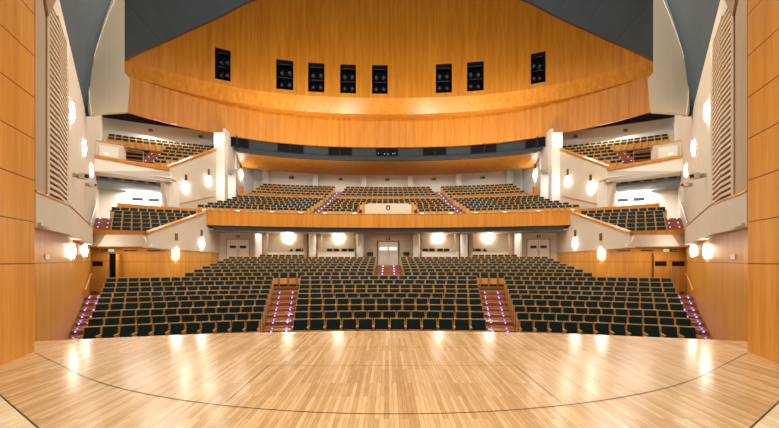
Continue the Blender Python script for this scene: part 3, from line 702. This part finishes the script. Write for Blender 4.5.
    y = 28.52; sconce('', s*14.3, y, E+10.2, 0, -1, f'bright lamp at the top of the {nm} white column', 'lamps beside the balcony', .2, .42, False)
    # projectors on the white wall
    for (y, h, sz, lb) in ((12.4, 3.15, .21, f'grey box floodlight on a bracket on the cream {nm} wall'), (15.9, 3.6, .17, f'small loudspeaker on a bracket on the cream {nm} wall')):
        root = empty('wall_floodlight' if sz > .2 else 'wall_loudspeaker', (s*(WL(y)-.02), y, E+h), lb, 'floodlight' if sz > .2 else 'loudspeaker')
        b = MB(); b.hexa([(-s*.3, .1, -sz/2), (-s*.3, .1+sz*1.2, -sz/2), (-s*.14, .1+sz*1.2, -sz/2), (-s*.14, .1, -sz/2)], [(-s*.34, .1, sz/2), (-s*.34, .1+sz*1.2, sz/2), (-s*.12, .1+sz*1.2, sz/2), (-s*.12, .1, sz/2)])
        b.build('housing', M['fin'], root, bevel=.01)
        b = MB(); b.box(min(-s*.16, s*.02), max(-s*.16, s*.02), .1+sz*.5, .1+sz*.5+.04, -.03, .03); b.box(min(-s*.03, s*.04), max(-s*.03, s*.04), .05, .3, -.08, .08); b.build('bracket', M['metal'], root)
        b = MB(); b.hexa([(-s*.31, .1+.04, -sz/2+.04), (-s*.31, .1+sz*1.2-.04, -sz/2+.04), (-s*.29, .1+sz*1.2-.04, -sz/2+.04), (-s*.29, .1+.04, -sz/2+.04)], [(-s*.35, .14, sz/2-.04), (-s*.35, .1+sz*1.2-.04, sz/2-.04), (-s*.325, .1+sz*1.2-.04, sz/2-.04), (-s*.325, .14, sz/2-.04)]); b.build('front_grille', M['band'], root)
    # small wall plate on the wood side wall
    y = 8.35
    b = MB(); b.prism([P(WL(y)-.01, y, E+.05), P(WL(y+.45)-.01, y+.45, E+.05), P(WL(y+.45)-.01, y+.45, E+.17), P(WL(y)-.01, y, E+.17)], (-s*.025, .0, 0))
    tag(b.build('control_plate', M['signw']), f'small pale socket plate on the {nm} wood wall near the stage', 'socket plate')
    # vents in the frontal wood wall
    for (x, lb) in ((14.5, 'nearer the doors'), (13.2, 'nearer the centre')):
        root = empty('dotted_vent', (s*x, 19.09, E+.58), f'row of six small round vents on the {nm} wood wall, {lb}', 'vent')
        for i in range(6):
            b = MB(); b.cyl((-.3+i*.12, -.02, 0), .042, .03, 10, 'Y'); b.build('vent_hole', M['groove'], root)
    # side doors
    d = empty(f'door_{1 if s<0 else 2}', (s*15.75, 19.06, zrow[8]-.01)); d['kind'] = 'structure'
    if s > 0:
        for q in (-1, 1):
            x0, x1 = (-.93, -.01) if q < 0 else (.01, .93)
            b = MB(); b.box(x0, x1, -.06, 0, 0, 2.12); lf = b.build('door_leaf', M['veneer_low'], d)
            b = MB(); b.box(x0+.06, x1-.22, -.075, -.055, 1.42, 1.68) if q < 0 else b.box(x0+.08, x1-.16, -.075, -.055, 1.42, 1.68); b.build('door_glass', M['glass'], lf)
            b = MB(); b.tube([(q*.08-.0, -.1, .55), (q*.08, -.1, 1.35)], .018, 6); b.build('door_handle', M['metal'], lf)
        for j, xx in enumerate((-.97, .95)):
            b = MB(); b.box(xx, xx+.02, -.07, 0, 0, 2.15); b.build('door_frame', M['edge'], d)
    else:
        b = MB(); b.box(-.93, .12, -.06, 0, 0, 2.12); lf = b.build('door_leaf', M['veneer_low'], d)
        b = MB(); b.box(-.78, -.22, -.075, -.055, 1.42, 1.68); b.build('door_glass', M['glass'], lf)
        b = MB(); b.tube([(.04, -.1, .55), (.04, -.1, 1.35)], .018, 6); b.build('door_handle', M['metal'], lf)
        b = MB(); b.box(.16, .72, -.035, -.01, 0, 2.12); b.build('dark_doorway', M['black'], d)
        b = MB(); b.box(.74, .90, -.36, -.3, 0, 2.10); b.box(.74, .78, -.34, 0, 0, 2.1); b.build('open_leaf', M['veneer_low'], d)
    for (x, mt, lb, cat) in ((15.55, 'green', f'small green exit sign over the {nm} stalls doors', 'exit sign'), (15.95, 'band', f'small dark sign beside the exit sign over the {nm} stalls doors', 'sign')):
        b = MB(); b.box(s*x-.13, s*x+.13, 19.03, 19.09, E+.53, E+.66); 
        xx = s*x; b.box(xx-.03, xx+.0, 19.02, 19.03, E+.56, E+.63, 1); b.box(xx+.03, xx+.1, 19.02, 19.03, E+.58, E+.61, 1); b.box(xx-.09, xx-.05, 19.02, 19.03, E+.58, E+.61, 1)
        tag(b.build('exit_sign' if mt == 'green' else 'door_sign', [M[mt], M['signw']]), lb, cat)

# ------------------------------------------------------------------ rear wall of the stalls under the balcony
mb = MB(); mb.strip([(x, yarc(45.8, x)) for x in frac(-13.9, 13.9, 40)], E-.8, E+2.35, (0, .2))
struct(mb, 'wall_back', M['cream'], 'cream rear wall of the stalls')
mb = MB()
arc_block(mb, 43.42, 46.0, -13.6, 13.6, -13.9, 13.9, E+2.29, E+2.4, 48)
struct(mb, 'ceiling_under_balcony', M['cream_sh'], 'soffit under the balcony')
k = 0
for s, nm in ((-1, 'left'), (1, 'right')):
    for (px, lb) in ((262.5, 'nearest the side door'), (312.5, 'middle'), (359, 'nearest the centre door')):
        x = s*(387.3-px)/F*28.6; y = yarc(45.0, x)
        root = empty('round_column', (x, y, E-.36), f'round white column at the back of the {nm} stalls, {lb}', 'column')
        b = MB(); b.cyl((0, 0, 0), .29, 2.62, 24); b.build('shaft', M['white'], root, smooth=False)
        b = MB(); b.cyl((0, 0, 0), .31, .12, 24); b.build('base_ring', M['cream_sh'], root)
    for px in (269, 306, 319.5, 355.5):
        x = s*(387.3-px)/F*29; y = yarc(45.6, x)
        b = MB(); b.box(x-.16, x+.16, y-.35, y+.1, E-.5, E+2.3); struct(b, f'trim_{10+k}', M['cream_sh']); k += 1
    for (px, lb) in ((288, 'outer'), (337, 'inner')):
        x = s*(387.3-px)/F*29; y = yarc(45.75, x)
        sconce('', x, y-.05, E+1.98, 0, -1, f'bright lamp in the {lb} cream alcove at the back of the {nm} stalls', 'alcove lamps', .36, .27, False)
        # box parapet and raised floor
        root = empty('box_parapet', (x, 27.95, E-.36), f'low cream box wall in front of the {lb} alcove of the {nm} stalls', 'parapet')
        b = MB(); b.box(-1.5, 1.5, 0, .12, 0, 1.1); b.box(-1.5, -1.38, .12, 1.0, 0, 1.1); b.box(1.38, 1.5, .12, 1.0, 0, 1.1); b.build('wall_panel', M['white'], root)
        b = MB(); b.box(-1.54, 1.54, -.04, .16, 1.1, 1.14); b.build('cap_rail', M['cream'], root)
        b = MB(); b.box(-1.36, 1.36, .13, 1.0, 0, .555); b.build('raised_floor', M['tier'], root)
    # rear side double door
    x = s*(387.3-237.8)/F*27.9; y = yarc(45.78, x)
    d = empty(f'door_{6 if s<0 else 7}', (x, y-.02, E-.36)); d['kind'] = 'structure'; d.rotation_euler = (0, 0, -math.asin(x/45.8))
    for q in (-1, 1):
        b = MB(); b.box(min(.01*q, q*.82), max(.01*q, q*.82), -.06, 0, 0, 2.1); lf = b.build('door_leaf', M['doorcream'], d)
        b = MB(); b.box(min(.14*q, q*.62), max(.14*q, q*.62), -.075, -.055, 1.4, 1.62); b.build('door_glass', M['glass'], lf)
        b = MB(); b.tube([(q*.07, -.1, .5), (q*.07, -.1, 1.25)], .016, 6); b.build('door_handle', M['metal'], lf)
    b = MB(); b.box(-.9, -.83, -.08, 0, 0, 2.17); b.box(.83, .9, -.08, 0, 0, 2.17); b.box(-.9, .9, -.08, 0, 2.11, 2.18); b.build('door_frame', M['cream_sh'], d)
    b = MB(); b.box(x-.14, x+.14, y-.12, y-.04, E+1.92, E+2.1); b.box(x-.05, x+.0, y-.13, y-.12, E+1.95, E+2.07, 1); b.box(x+.03, x+.1, y-.13, y-.12, E+2.0, E+2.03, 1)
    tag(b.build('door_sign', [M['band'], M['signw']]), f'small dark sign above the double door at the {nm} rear of the stalls', 'sign')
    b = MB(); x = s*1.55; y = yarc(45.7, x); b.box(x-.25, x+.25, y-.3, y, E+.62, E+.74); b.box(x-.22, x-.18, y-.28, y, E-.36, E+.62); b.box(x+.18, x+.22, y-.28, y, E-.36, E+.62)
    tag(b.build('leaflet_stand', M['black']), f'small black stand against the rear wall {nm} of the centre door', 'stand')
y = yarc(45.78, 0)
d = empty('door_3', (0, y-.02, E-.36)); d['kind'] = 'structure'
for q in (-1, 1):
    b = MB(); b.box(min(.01*q, q*.86), max(.01*q, q*.86), -.06, 0, 0, 2.02); lf = b.build('door_leaf', M['doorcream'], d)
    b = MB(); b.box(min(.08*q, q*.74), max(.08*q, q*.74), -.075, -.055, 1.3, 1.56); b.build('door_glass', M['glare_glass'], lf)
    b = MB(); b.tube([(q*.1, -.12, .45), (q*.1, -.12, 1.2)], .018, 6); b.build('door_handle', M['metal'], lf)
b = MB(); b.box(-.94, -.87, -.08, 0, 0, 2.1); b.box(.87, .94, -.08, 0, 0, 2.1); b.box(-.94, .94, -.08, 0, 2.03, 2.1); b.build('door_frame', M['edge'], d)
b = MB(); b.box(-.16, .16, y-.1, y-.03, E+1.82, E+2.02); b.box(-.07, -.01, y-.11, y-.1, E+1.85, E+1.99, 1); b.box(.03, .11, y-.11, y-.1, E+1.9, E+1.94, 1)
tag(b.build('door_sign', [M['band'], M['signw']]), 'small dark sign above the centre double door of the stalls', 'sign')

# ------------------------------------------------------------------ balcony
root = empty('balcony_parapet', (0, yarc(43.1, 0), E+2.3), 'long curved orange wood balcony front with dark strip below', 'balcony front')
b = MB(); b.strip([(x, yarc(43.1, x)) for x in frac(-13.3, 13.3, 48)], E+2.62, E+3.68, (0, .14)); b.build('wood_panel', M['veneer'], root)
b = MB(); b.strip([(x, yarc(43.06, x)) for x in frac(-13.35, 13.35, 48)], E+3.68, E+3.73, (0, .35)); b.build('top_ledge', M['seatwood'], root)
b = MB(); b.strip([(x, yarc(43.2, x)) for x in frac(-12.85, 12.85, 48)], E+2.27, E+2.62, (0, .2))
b.build('dark_strip', M['band'], root); local(root)
for s, nm in ((-1, 'left'), (1, 'right')):
    for i, px in enumerate((353, 324, 300, 273, 243, 215)):
        x = s*(387.3-px)/F*26.5; y = yarc(43.2, x)
        b = MB(); b.ell((x, y, E+3.742), .17, .1, .03); 
        tag(b.build('ledge_light', M['ledge'], smooth=True), f'small white light on the balcony ledge, {ORD[i+1]} from the centre on the {nm}', 'light', 'lights on the balcony ledge')
b = MB()
for k in range(11):
    r0, r1 = RB[k]-.62, RB[k]+.33
    if k == 10: r1 = 56.2
    if k == 0: r0 = 43.3
    if k == 5: r1 = RB[6]-.62
    xo = 14.5-.2*k if k < 4 else 13.8; g0, g1 = bst(k), bst2(k)
    arc_block(b, r0, r1, -g0, g0, -g0, g0, zb[k]-.5, zb[k], 16)
    for s in (-1, 1): arc_block(b, r0, r1, s*g1, s*xo, s*g1, s*xo, zb[k]-.5, zb[k], 10)
struct(b, 'floor_balcony', M['tier'], 'stepped wooden floor of the balcony')
for s, nm in ((-1, 'left'), (1, 'right')):
    st = MB(); L = []
    for k in range(11):
        for h in range(2):
            r0 = RB[k]-.62+.475*h; r1 = r0+.475
            if k == 5 and h: r1 = RB[6]-.62
            zn = (zb[k+1]-zb[k])/2 if k < 10 else .2
            zz = zb[k]+.01+zn*h
            arc_block(st, r0, r1, s*(bst(k)+.01), s*(bst2(k)-.01), s*(bst(k)+.01), s*(bst2(k)-.01), zz-.5, zz, 2)
            for q in ((.2, .8) if h == 0 else ()):
                x = s*(bst(k)*(1-q)+bst2(k)*q); L.append((x, yarc(r0, x), zz))
    root = empty('aisle_stairs', (L[0][0], L[0][1], L[0][2]), f'brown stairs with blue step lights in the {nm} half of the balcony', 'stairs')
    st.build('steps', M['stair'], root)
    for (x, y, z) in L:
        q = MB(); q.box(x-.035, x+.035, y-.014, y+.005, z-.09, z-.015); q.build('step_light', M['led'], root)
    local(root)
for (xa, xb, lb) in ((-13.9, -6.2, 'left'), (-5.1, 5.1, 'centre'), (6.2, 13.9, 'right')):
    b = MB(); b.strip([(x, yarc(49.75, x)) for x in frac(xa, xb, 16)], zb[5]-.1, E+6.28, (0, .12))
    tag(b.build('balcony_divider', M['veneer']), f'low orange wood divider across the balcony seats, {lb} section', 'parapet')
b = MB()
for s in (-1, 1):
    b.strip([(s*x, yarc(49.75, x)) for x in (13.55, 13.84)], zb[5], E+6.9, (0, .3))
struct(b, 'trim_30', M['veneer'])
# desk
root = empty('mixing_desk', (0, 28.3, zb[0]), 'long cream mixing desk box in the middle of the balcony', 'mixing desk')
b = MB(); b.strip([(x, yarc(44.55, x)) for x in frac(-1.95, 1.95, 14)], zb[0], lambda t: E+4.78-(.15 if t in (0., 1.) else 0), (0, 1.5)); b.build('front_box', M['fin'], root)
b = MB(); b.box(-2.15, -1.96, 28.1, 29.9, zb[0], E+4.85); b.box(1.96, 2.15, 28.1, 29.9, zb[0], E+4.85); b.build('end_panel', M['veneer'], root)
b = MB(); b.box(-.16, .16, 28.19, 28.24, E+4.28, E+4.62); b.box(-.05, .05, 28.18, 28.19, E+4.32, E+4.5, 1); b.build('notice', [M['band'], M['signw']], root); local(root)
# balcony rear wall and pillars
b = MB(); b.strip([(x, yarc(56, x)) for x in frac(-15.1, 15.1, 40)], E+7.0, E+10.4, (0, .25))
struct(b, 'wall_balcony_rear', M['white'], 'white wall behind the last balcony row')
for i, px in enumerate((268, 315, 363, 410, 458, 506)):
    x = -(387.3-px)/F*38.6; y = yarc(55.8, x)
    b = MB(); b.box(x-.28, x+.28, y-.45, y+.15, E+7.3, E+10.4); struct(b, f'trim_{40+i}', M['white'])
for i, px in enumerate((291, 339, 386.5, 434, 482)):
    x = -(387.3-px)/F*38.6; y = yarc(55.9, x)
    b = MB(); b.box(x-.25, x+.25, y-.1, y+.05, E+9.35, E+9.58); b.box(x-.15, x-.05, y-.11, y-.1, E+9.4, E+9.53, 1)
    tag(b.build('wall_sign', [M['edge'], M['cream_sh']]), f'small dark wall sign behind the balcony, {ORD[i+1]} from the left', 'sign', 'signs behind the balcony')

# ------------------------------------------------------------------ big curved wood wall
def Ylow(x): return 33 - .0098*x*x - 2.85e-5*x**4
def Y1(x): return 31 - .0068*x*x - 2.7e-5*x**4
def Y2(x): return 32 - .0098*x*x - 2.1e-5*x**4
TOP = [(0, 26.8), (8, 25.0), (12.3, 22.3), (16, 18.7), (18.4, 15.9), (19.1, 14.87), (19.8, 13.8)]
def topH(x):
    x = abs(x)
    for (a, ha), (c, hc) in zip(TOP, TOP[1:]):
        if x <= c:
            t = (x-a)/(c-a); return ha + (hc-ha)*t
    return 14.87
# smoother top curve: fit through the table
def topS(x):
    return sum(topH(abs(x)+d)*w for d, w in ((-.6, .25), (0, .5), (.6, .25))) if abs(x) < 19.1 and abs(x) > .6 else topH(x)
XE = 19.7
xs = frac(-XE, XE, 90)
b = MB(); b.strip([(x, Ylow(x)) for x in xs], E+11.05, E+13.85, (0, .3))
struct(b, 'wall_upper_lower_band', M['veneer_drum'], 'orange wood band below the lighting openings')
b = MB()
for i in range(90):
    a, c = xs[i], xs[i+1]
    b.quad((a, Y2(a), E+13.8), (c, Y2(c), E+13.8), (c, Y1(c), E+14.86), (a, Y1(a), E+14.86))
    b.quad((a, Y2(a), E+13.8), (c, Y2(c), E+13.8), (c, Ylow(c)+.1, E+13.8), (a, Ylow(a)+.1, E+13.8))
struct(b, 'wall_upper_lip', M['veneer_lip_lit'], 'slanted wood lip of the great curved wall, coloured brighter for its tilt')
OPN = [222, 284, 315.5, 347.3, 379, 443, 474.5, 537.2]
ops = []
for px in OPN:
    xx = -(387.3-px)/F*30
    for _ in range(20): xx = -(387.3-px)/F*Y1(xx)
    w = .72 if abs(xx) < 11 else .54
    ops.append((xx-w, xx+w))
cuts = sorted(set(xs + [v for o_ in ops for v in o_]))
b = MB(); ZB, Z0, Z1 = 14.86, 15.25, 17.85
for a, c in zip(cuts, cuts[1:]):
    if c-a < 1e-6: continue
    m_ = (a+c)/2; hole = any(o_[0] < m_ < o_[1] for o_ in ops)
    def seg(z0a, z1a, z0c, z1c): b.quad((a, Y1(a), E+z0a), (c, Y1(c), E+z0c), (c, Y1(c), E+z1c), (a, Y1(a), E+z1a))
    ta, tc_ = topS(a), topS(c)
    if hole: seg(ZB, Z0, ZB, Z0); seg(Z1, ta, Z1, tc_)
    else: seg(ZB, ta, ZB, tc_)
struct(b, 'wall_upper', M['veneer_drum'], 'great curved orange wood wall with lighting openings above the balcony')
b = MB()
for i in range(90):
    a, c = xs[i], xs[i+1]
    b.quad((a, Y1(a)-.08, E+topS(a)-.12), (c, Y1(c)-.08, E+topS(c)-.12), (c, Y1(c)-.08, E+topS(c)+.02), (a, Y1(a)-.08, E+topS(a)+.02))
    b.quad((a, Y1(a)-.08, E+topS(a)-.12), (c, Y1(c)-.08, E+topS(c)-.12), (c, Y1(c), E+topS(c)-.12), (a, Y1(a), E+topS(a)-.12))
struct(b, 'trim_60', M['edge'], 'dark wood edge along the top of the curved wall')
# openings with their spotlights
pos = ['leftmost', 'second from the left', 'third from the left', 'fourth from the left', 'fifth from the left', 'sixth from the left', 'seventh from the left', 'rightmost']
for (x0, x1), ps in zip(ops, pos):
    xm = (x0+x1)/2; ym = Y1(xm)
    root = empty('lighting_niche', (xm, ym, E+Z0), f'black lighting niche in the curved wood wall, {ps}', 'lighting niche')
    b = MB(); q0, q1 = Y1(x0)-ym, Y1(x1)-ym; w = x1-xm; H = Z1-Z0; D_ = 1.3
    ib = [(-w, q0, 0), (w, q1, 0), (w, q1, H), (-w, q0, H)]; ob = [(p[0], p[1]+D_, p[2]) for p in ib]
    b.quad(*ob)
    for i in range(4): j = (i+1) % 4; b.quad(ib[i], ib[j], ob[j], ob[i])
    b.build('niche_lining', M['black'], root)
    for hp in (.5, .96): b = MB(); b.tube([(-w+.02, q0+.5, H*hp), (w-.02, q1+.5, H*hp)], .04, 6); b.build('pipe', M['band'], root)
    for (u, v) in ((-.48*w, .62), (.48*w, .62), (-.48*w, .2), (.48*w, .2)):
        zz = H*v; yy = (q0+q1)/2 + .25
        b = MB(); b.cyl((u, yy, zz), .17, .5, 14, 'Y', .12); b.tube([(u, yy+.25, zz), (u, yy+.25, zz+.42)], .025, 6); sp = b.build('spotlight', M['band'], root)
        b = MB(); b.cyl((u, yy-.012, zz), .07, .02, 12, 'Y'); b.build('lens', M['spot'], sp)
# dark band with control room windows
b = MB(); b.strip([(x, Ylow(x)+.3) for x in frac(-13.15, 13.15, 50)], E+9.75, E+11.6, (0, .25))
b.strip([(x, Ylow(x)+.05) for x in frac(-13.4, 13.4, 50)], E+9.75, E+10.12, (0, .35))
struct(b, 'wall_control_room', M['band'], 'charcoal band of control room windows below the curved wood wall')
for i, (p0, p1) in enumerate(((239, 255), (279.5, 303), (327, 350.5), (375, 397.5), (423, 446), (470, 493.5), (518, 534))):
    f = lambda p: -(387.3-p)/F*32.6
    a, c = f(p0), f(p1)
    w = empty(f'window_{i+1}', ((a+c)/2, Ylow((a+c)/2)+.28, E+10.25)); w['kind'] = 'structure'
    ya, yc, ym = Ylow(a)+.26, Ylow(c)+.26, Ylow((a+c)/2)+.28; h = (c-a)/2
    q = MB(); q.hexa([(-h, ya-ym, 0), (h, yc-ym, 0), (h, yc-ym+.03, 0), (-h, ya-ym+.03, 0)], [(-h, ya-ym, .85), (h, yc-ym, .85), (h, yc-ym+.03, .85), (-h, ya-ym+.03, .85)]); q.build('pane', M['black'], w)
    q = MB()
    for (z0, z1) in ((-.06, 0), (.85, .91)): q.hexa([(-h, ya-ym-.05, z0), (h, yc-ym-.05, z0), (h, yc-ym+.03, z0), (-h, ya-ym+.03, z0)], [(-h, ya-ym-.05, z1), (h, yc-ym-.05, z1), (h, yc-ym+.03, z1), (-h, ya-ym+.03, z1)])
    q.box(-h-.05, -h, ya-ym-.05, ya-ym+.03, -.06, .91); q.box(h, h+.05, yc-ym-.05, yc-ym+.03, -.06, .91); q.box(-.02, .02, min(ya, yc)-ym-.03+.02, ym-ym+.0, 0, .85)
    q.build('window_frame', M['band'], w)
    if i == 3:
        for u in (-.85, -.25, .1, .55, .75):
            q = MB(); q.cyl((u, -.04, .2+abs(u)*.1), .03, .02, 10, 'Y'); q.build('indicator_light', M['dim'], w)
# sloping wood soffit under the control room
b = MB(); q = frac(-1, 1, 50)
for i in range(50):
    def fp(t): x = 13.65*t; return (x, Ylow(x)+.02, E+9.78)
    def bp_(t): x = 14.45*t; return (x, Ylow(x)+3.9-.9*(1-abs(t)**2)*0, E+9.28)
    a, c = q[i], q[i+1]; b.quad(fp(a), fp(c), bp_(c), bp_(a))
    up = lambda p: (p[0], p[1], p[2]+.3)
    b.quad(bp_(a), bp_(c), up(bp_(c)), up(bp_(a)))
struct(b, 'ceiling_balcony', M['veneer'], 'sloping orange wood soffit over the balcony')
b = MB(); b.box(-15, 15, 36.5, 40.5, E+10.3, E+10.5); struct(b, 'ceiling_balcony_rear', M['white'])
# main dark ceiling, running from the curved wall toward the stage
b = MB()
for i in range(90):
    a, c = xs[i], xs[i+1]
    ys = [Y1, lambda x: 24 - .004*x*x if False else Y1(x)*.66+5, lambda x: 10]
    dz = [0, .4, .2]
    for j in range(2):
        f0, f1 = ys[j], ys[j+1]
        b.quad((a, f0(a), E+topS(a)+dz[j]), (c, f0(c), E+topS(c)+dz[j]), (c, f1(c), E+topS(c)+dz[j+1]), (a, f1(a), E+topS(a)+dz[j+1]))
struct(b, 'ceiling', M['ceil'], 'dark slate ceiling of the auditorium')
b = MB()
for xx in [-17.5+ 1.75*i for i in range(21)]:
    b.quad((xx-.012, Y1(xx)-.1, E+topS(xx)-.02), (xx+.012, Y1(xx)-.1, E+topS(xx)-.02), (xx+.012, Y1(xx)*.66+5, E+topS(xx)+.37), (xx-.012, Y1(xx)*.66+5, E+topS(xx)+.37))
struct(b, 'trim_61', M['groove'])
# outer dark shell so that no outside shows between the parts
b = MB()
for s in (-1, 1):
    b.box(min(s*27, s*27.3), max(s*27, s*27.3), 5, 42, -2, E+28)
b.box(-27.3, 27.3, 41, 41.3, -2, E+28)
b.box(-27.3, 27.3, -3, -2.7, -2, E+14)
struct(b, 'wall_outer', M['band'])

# ------------------------------------------------------------------ lights
LS = .425
def area(name, loc, size, power, rot=(0, 0, 0), color=(1, .93, .82), sy=None, spread=None):
    l = bpy.data.lights.new(name, 'AREA'); l.energy = power*LS; l.color = color; l.size = size
    if sy: l.shape = 'RECTANGLE'; l.size_y = sy
    if spread: l.spread = spread
    o = bpy.data.objects.new(name, l); col.objects.link(o); o.location = loc; o.rotation_euler = rot
    return o
WARM = (1, .90, .76)
area('stage_light', (0, 2.2, 7.2), 9, 1550, (0, 0, 0), (1, .93, .83), 2.5)
for x in (-7, 0, 7): area('house_light', (x, 15, 19), 3, 1900, (math.radians(12), 0, 0), WARM)
for x in (-9, 0, 9): area('house_light', (x, 20.5, 18.5), 3, 1500, (0, 0, 0), WARM)
for x in (-8, 8): area('wall_wash', (x*.6, 12, 14.5), 2.5, 2000, (math.radians(62), 0, 0), WARM)
area('front_wash', (0, 7.5, 12.5), 10, 1000, (math.radians(72), 0, 0), WARM, 1.0)
for s in (-1, 1):
    area('terrace_light', (s*17.3, 24.0, E+4.85), 2.5, 620, (math.radians(15), 0, 0), (1, .97, .92), 1.0)
    area('upper_terrace_light', (s*18.8, 28.2, E+10.95), 3.2, 700, (math.radians(-14), 0, 0), (1, .95, .86), 1.5)
    area('opening_light', (s*15.4, 30.0, E+8.0), .8, 160, (0, 0, 0), (1, .97, .92))
    area('terrace_soffit_light', (s*14.3, 18.2, E+.70), 3.0, 70, (0, 0, 0), (1, .92, .8), .5)
    area('wall_fill_light', (s*8.6, 10.2, E+6.5), 1.0, 60, (math.radians(100), 0, -s*math.radians(12)), (1, .92, .8))  # unseen lamp added to brighten the reflector fin and side wall
for x in (-10, -5, 0, 5, 10):
    area('balcony_light', (x, 37.0-.012*x*x, E+10.1), 2.0, 260, (math.radians(-10), 0, 0), (1, .95, .86), 1.0)
    area('under_balcony_light', (x, yarc(44.3, x), E+2.2), 1.2, 55, (0, 0, 0), (1, .92, .8), .4)
for x in (-10.4, -7.2, -3.9, 3.9, 7.2, 10.4):
    area('ledge_uplight', (x, yarc(43.3, x), E+4.7), .5, 480, (math.radians(162), 0, 0), (1, .92, .8), spread=math.radians(95))
w = bpy.data.worlds.new('World'); bpy.context.scene.world = w; w.use_nodes = True
w.node_tree.nodes['Background'].inputs[0].default_value = (1, .93, .84, 1); w.node_tree.nodes['Background'].inputs[1].default_value = .10

# ------------------------------------------------------------------ camera
cam = bpy.data.cameras.new('Camera'); co = bpy.data.objects.new('Camera', cam); col.objects.link(co)
co.location = (-.075, 0, E); co.rotation_euler = (pi/2, 0, 0)
cam.sensor_width = 36; cam.lens = F*36/779; cam.shift_y = 47/779; cam.shift_x = 2.2/779; cam.clip_end = 200
sc = bpy.context.scene; sc.camera = co
sc.view_settings.view_transform = 'Standard'; sc.view_settings.look = 'None'; sc.view_settings.exposure = 0; sc.view_settings.gamma = 1
sc.cycles.use_denoising = True
sc.cycles.max_bounces = 8; sc.cycles.diffuse_bounces = 5; sc.cycles.sample_clamp_indirect = 8
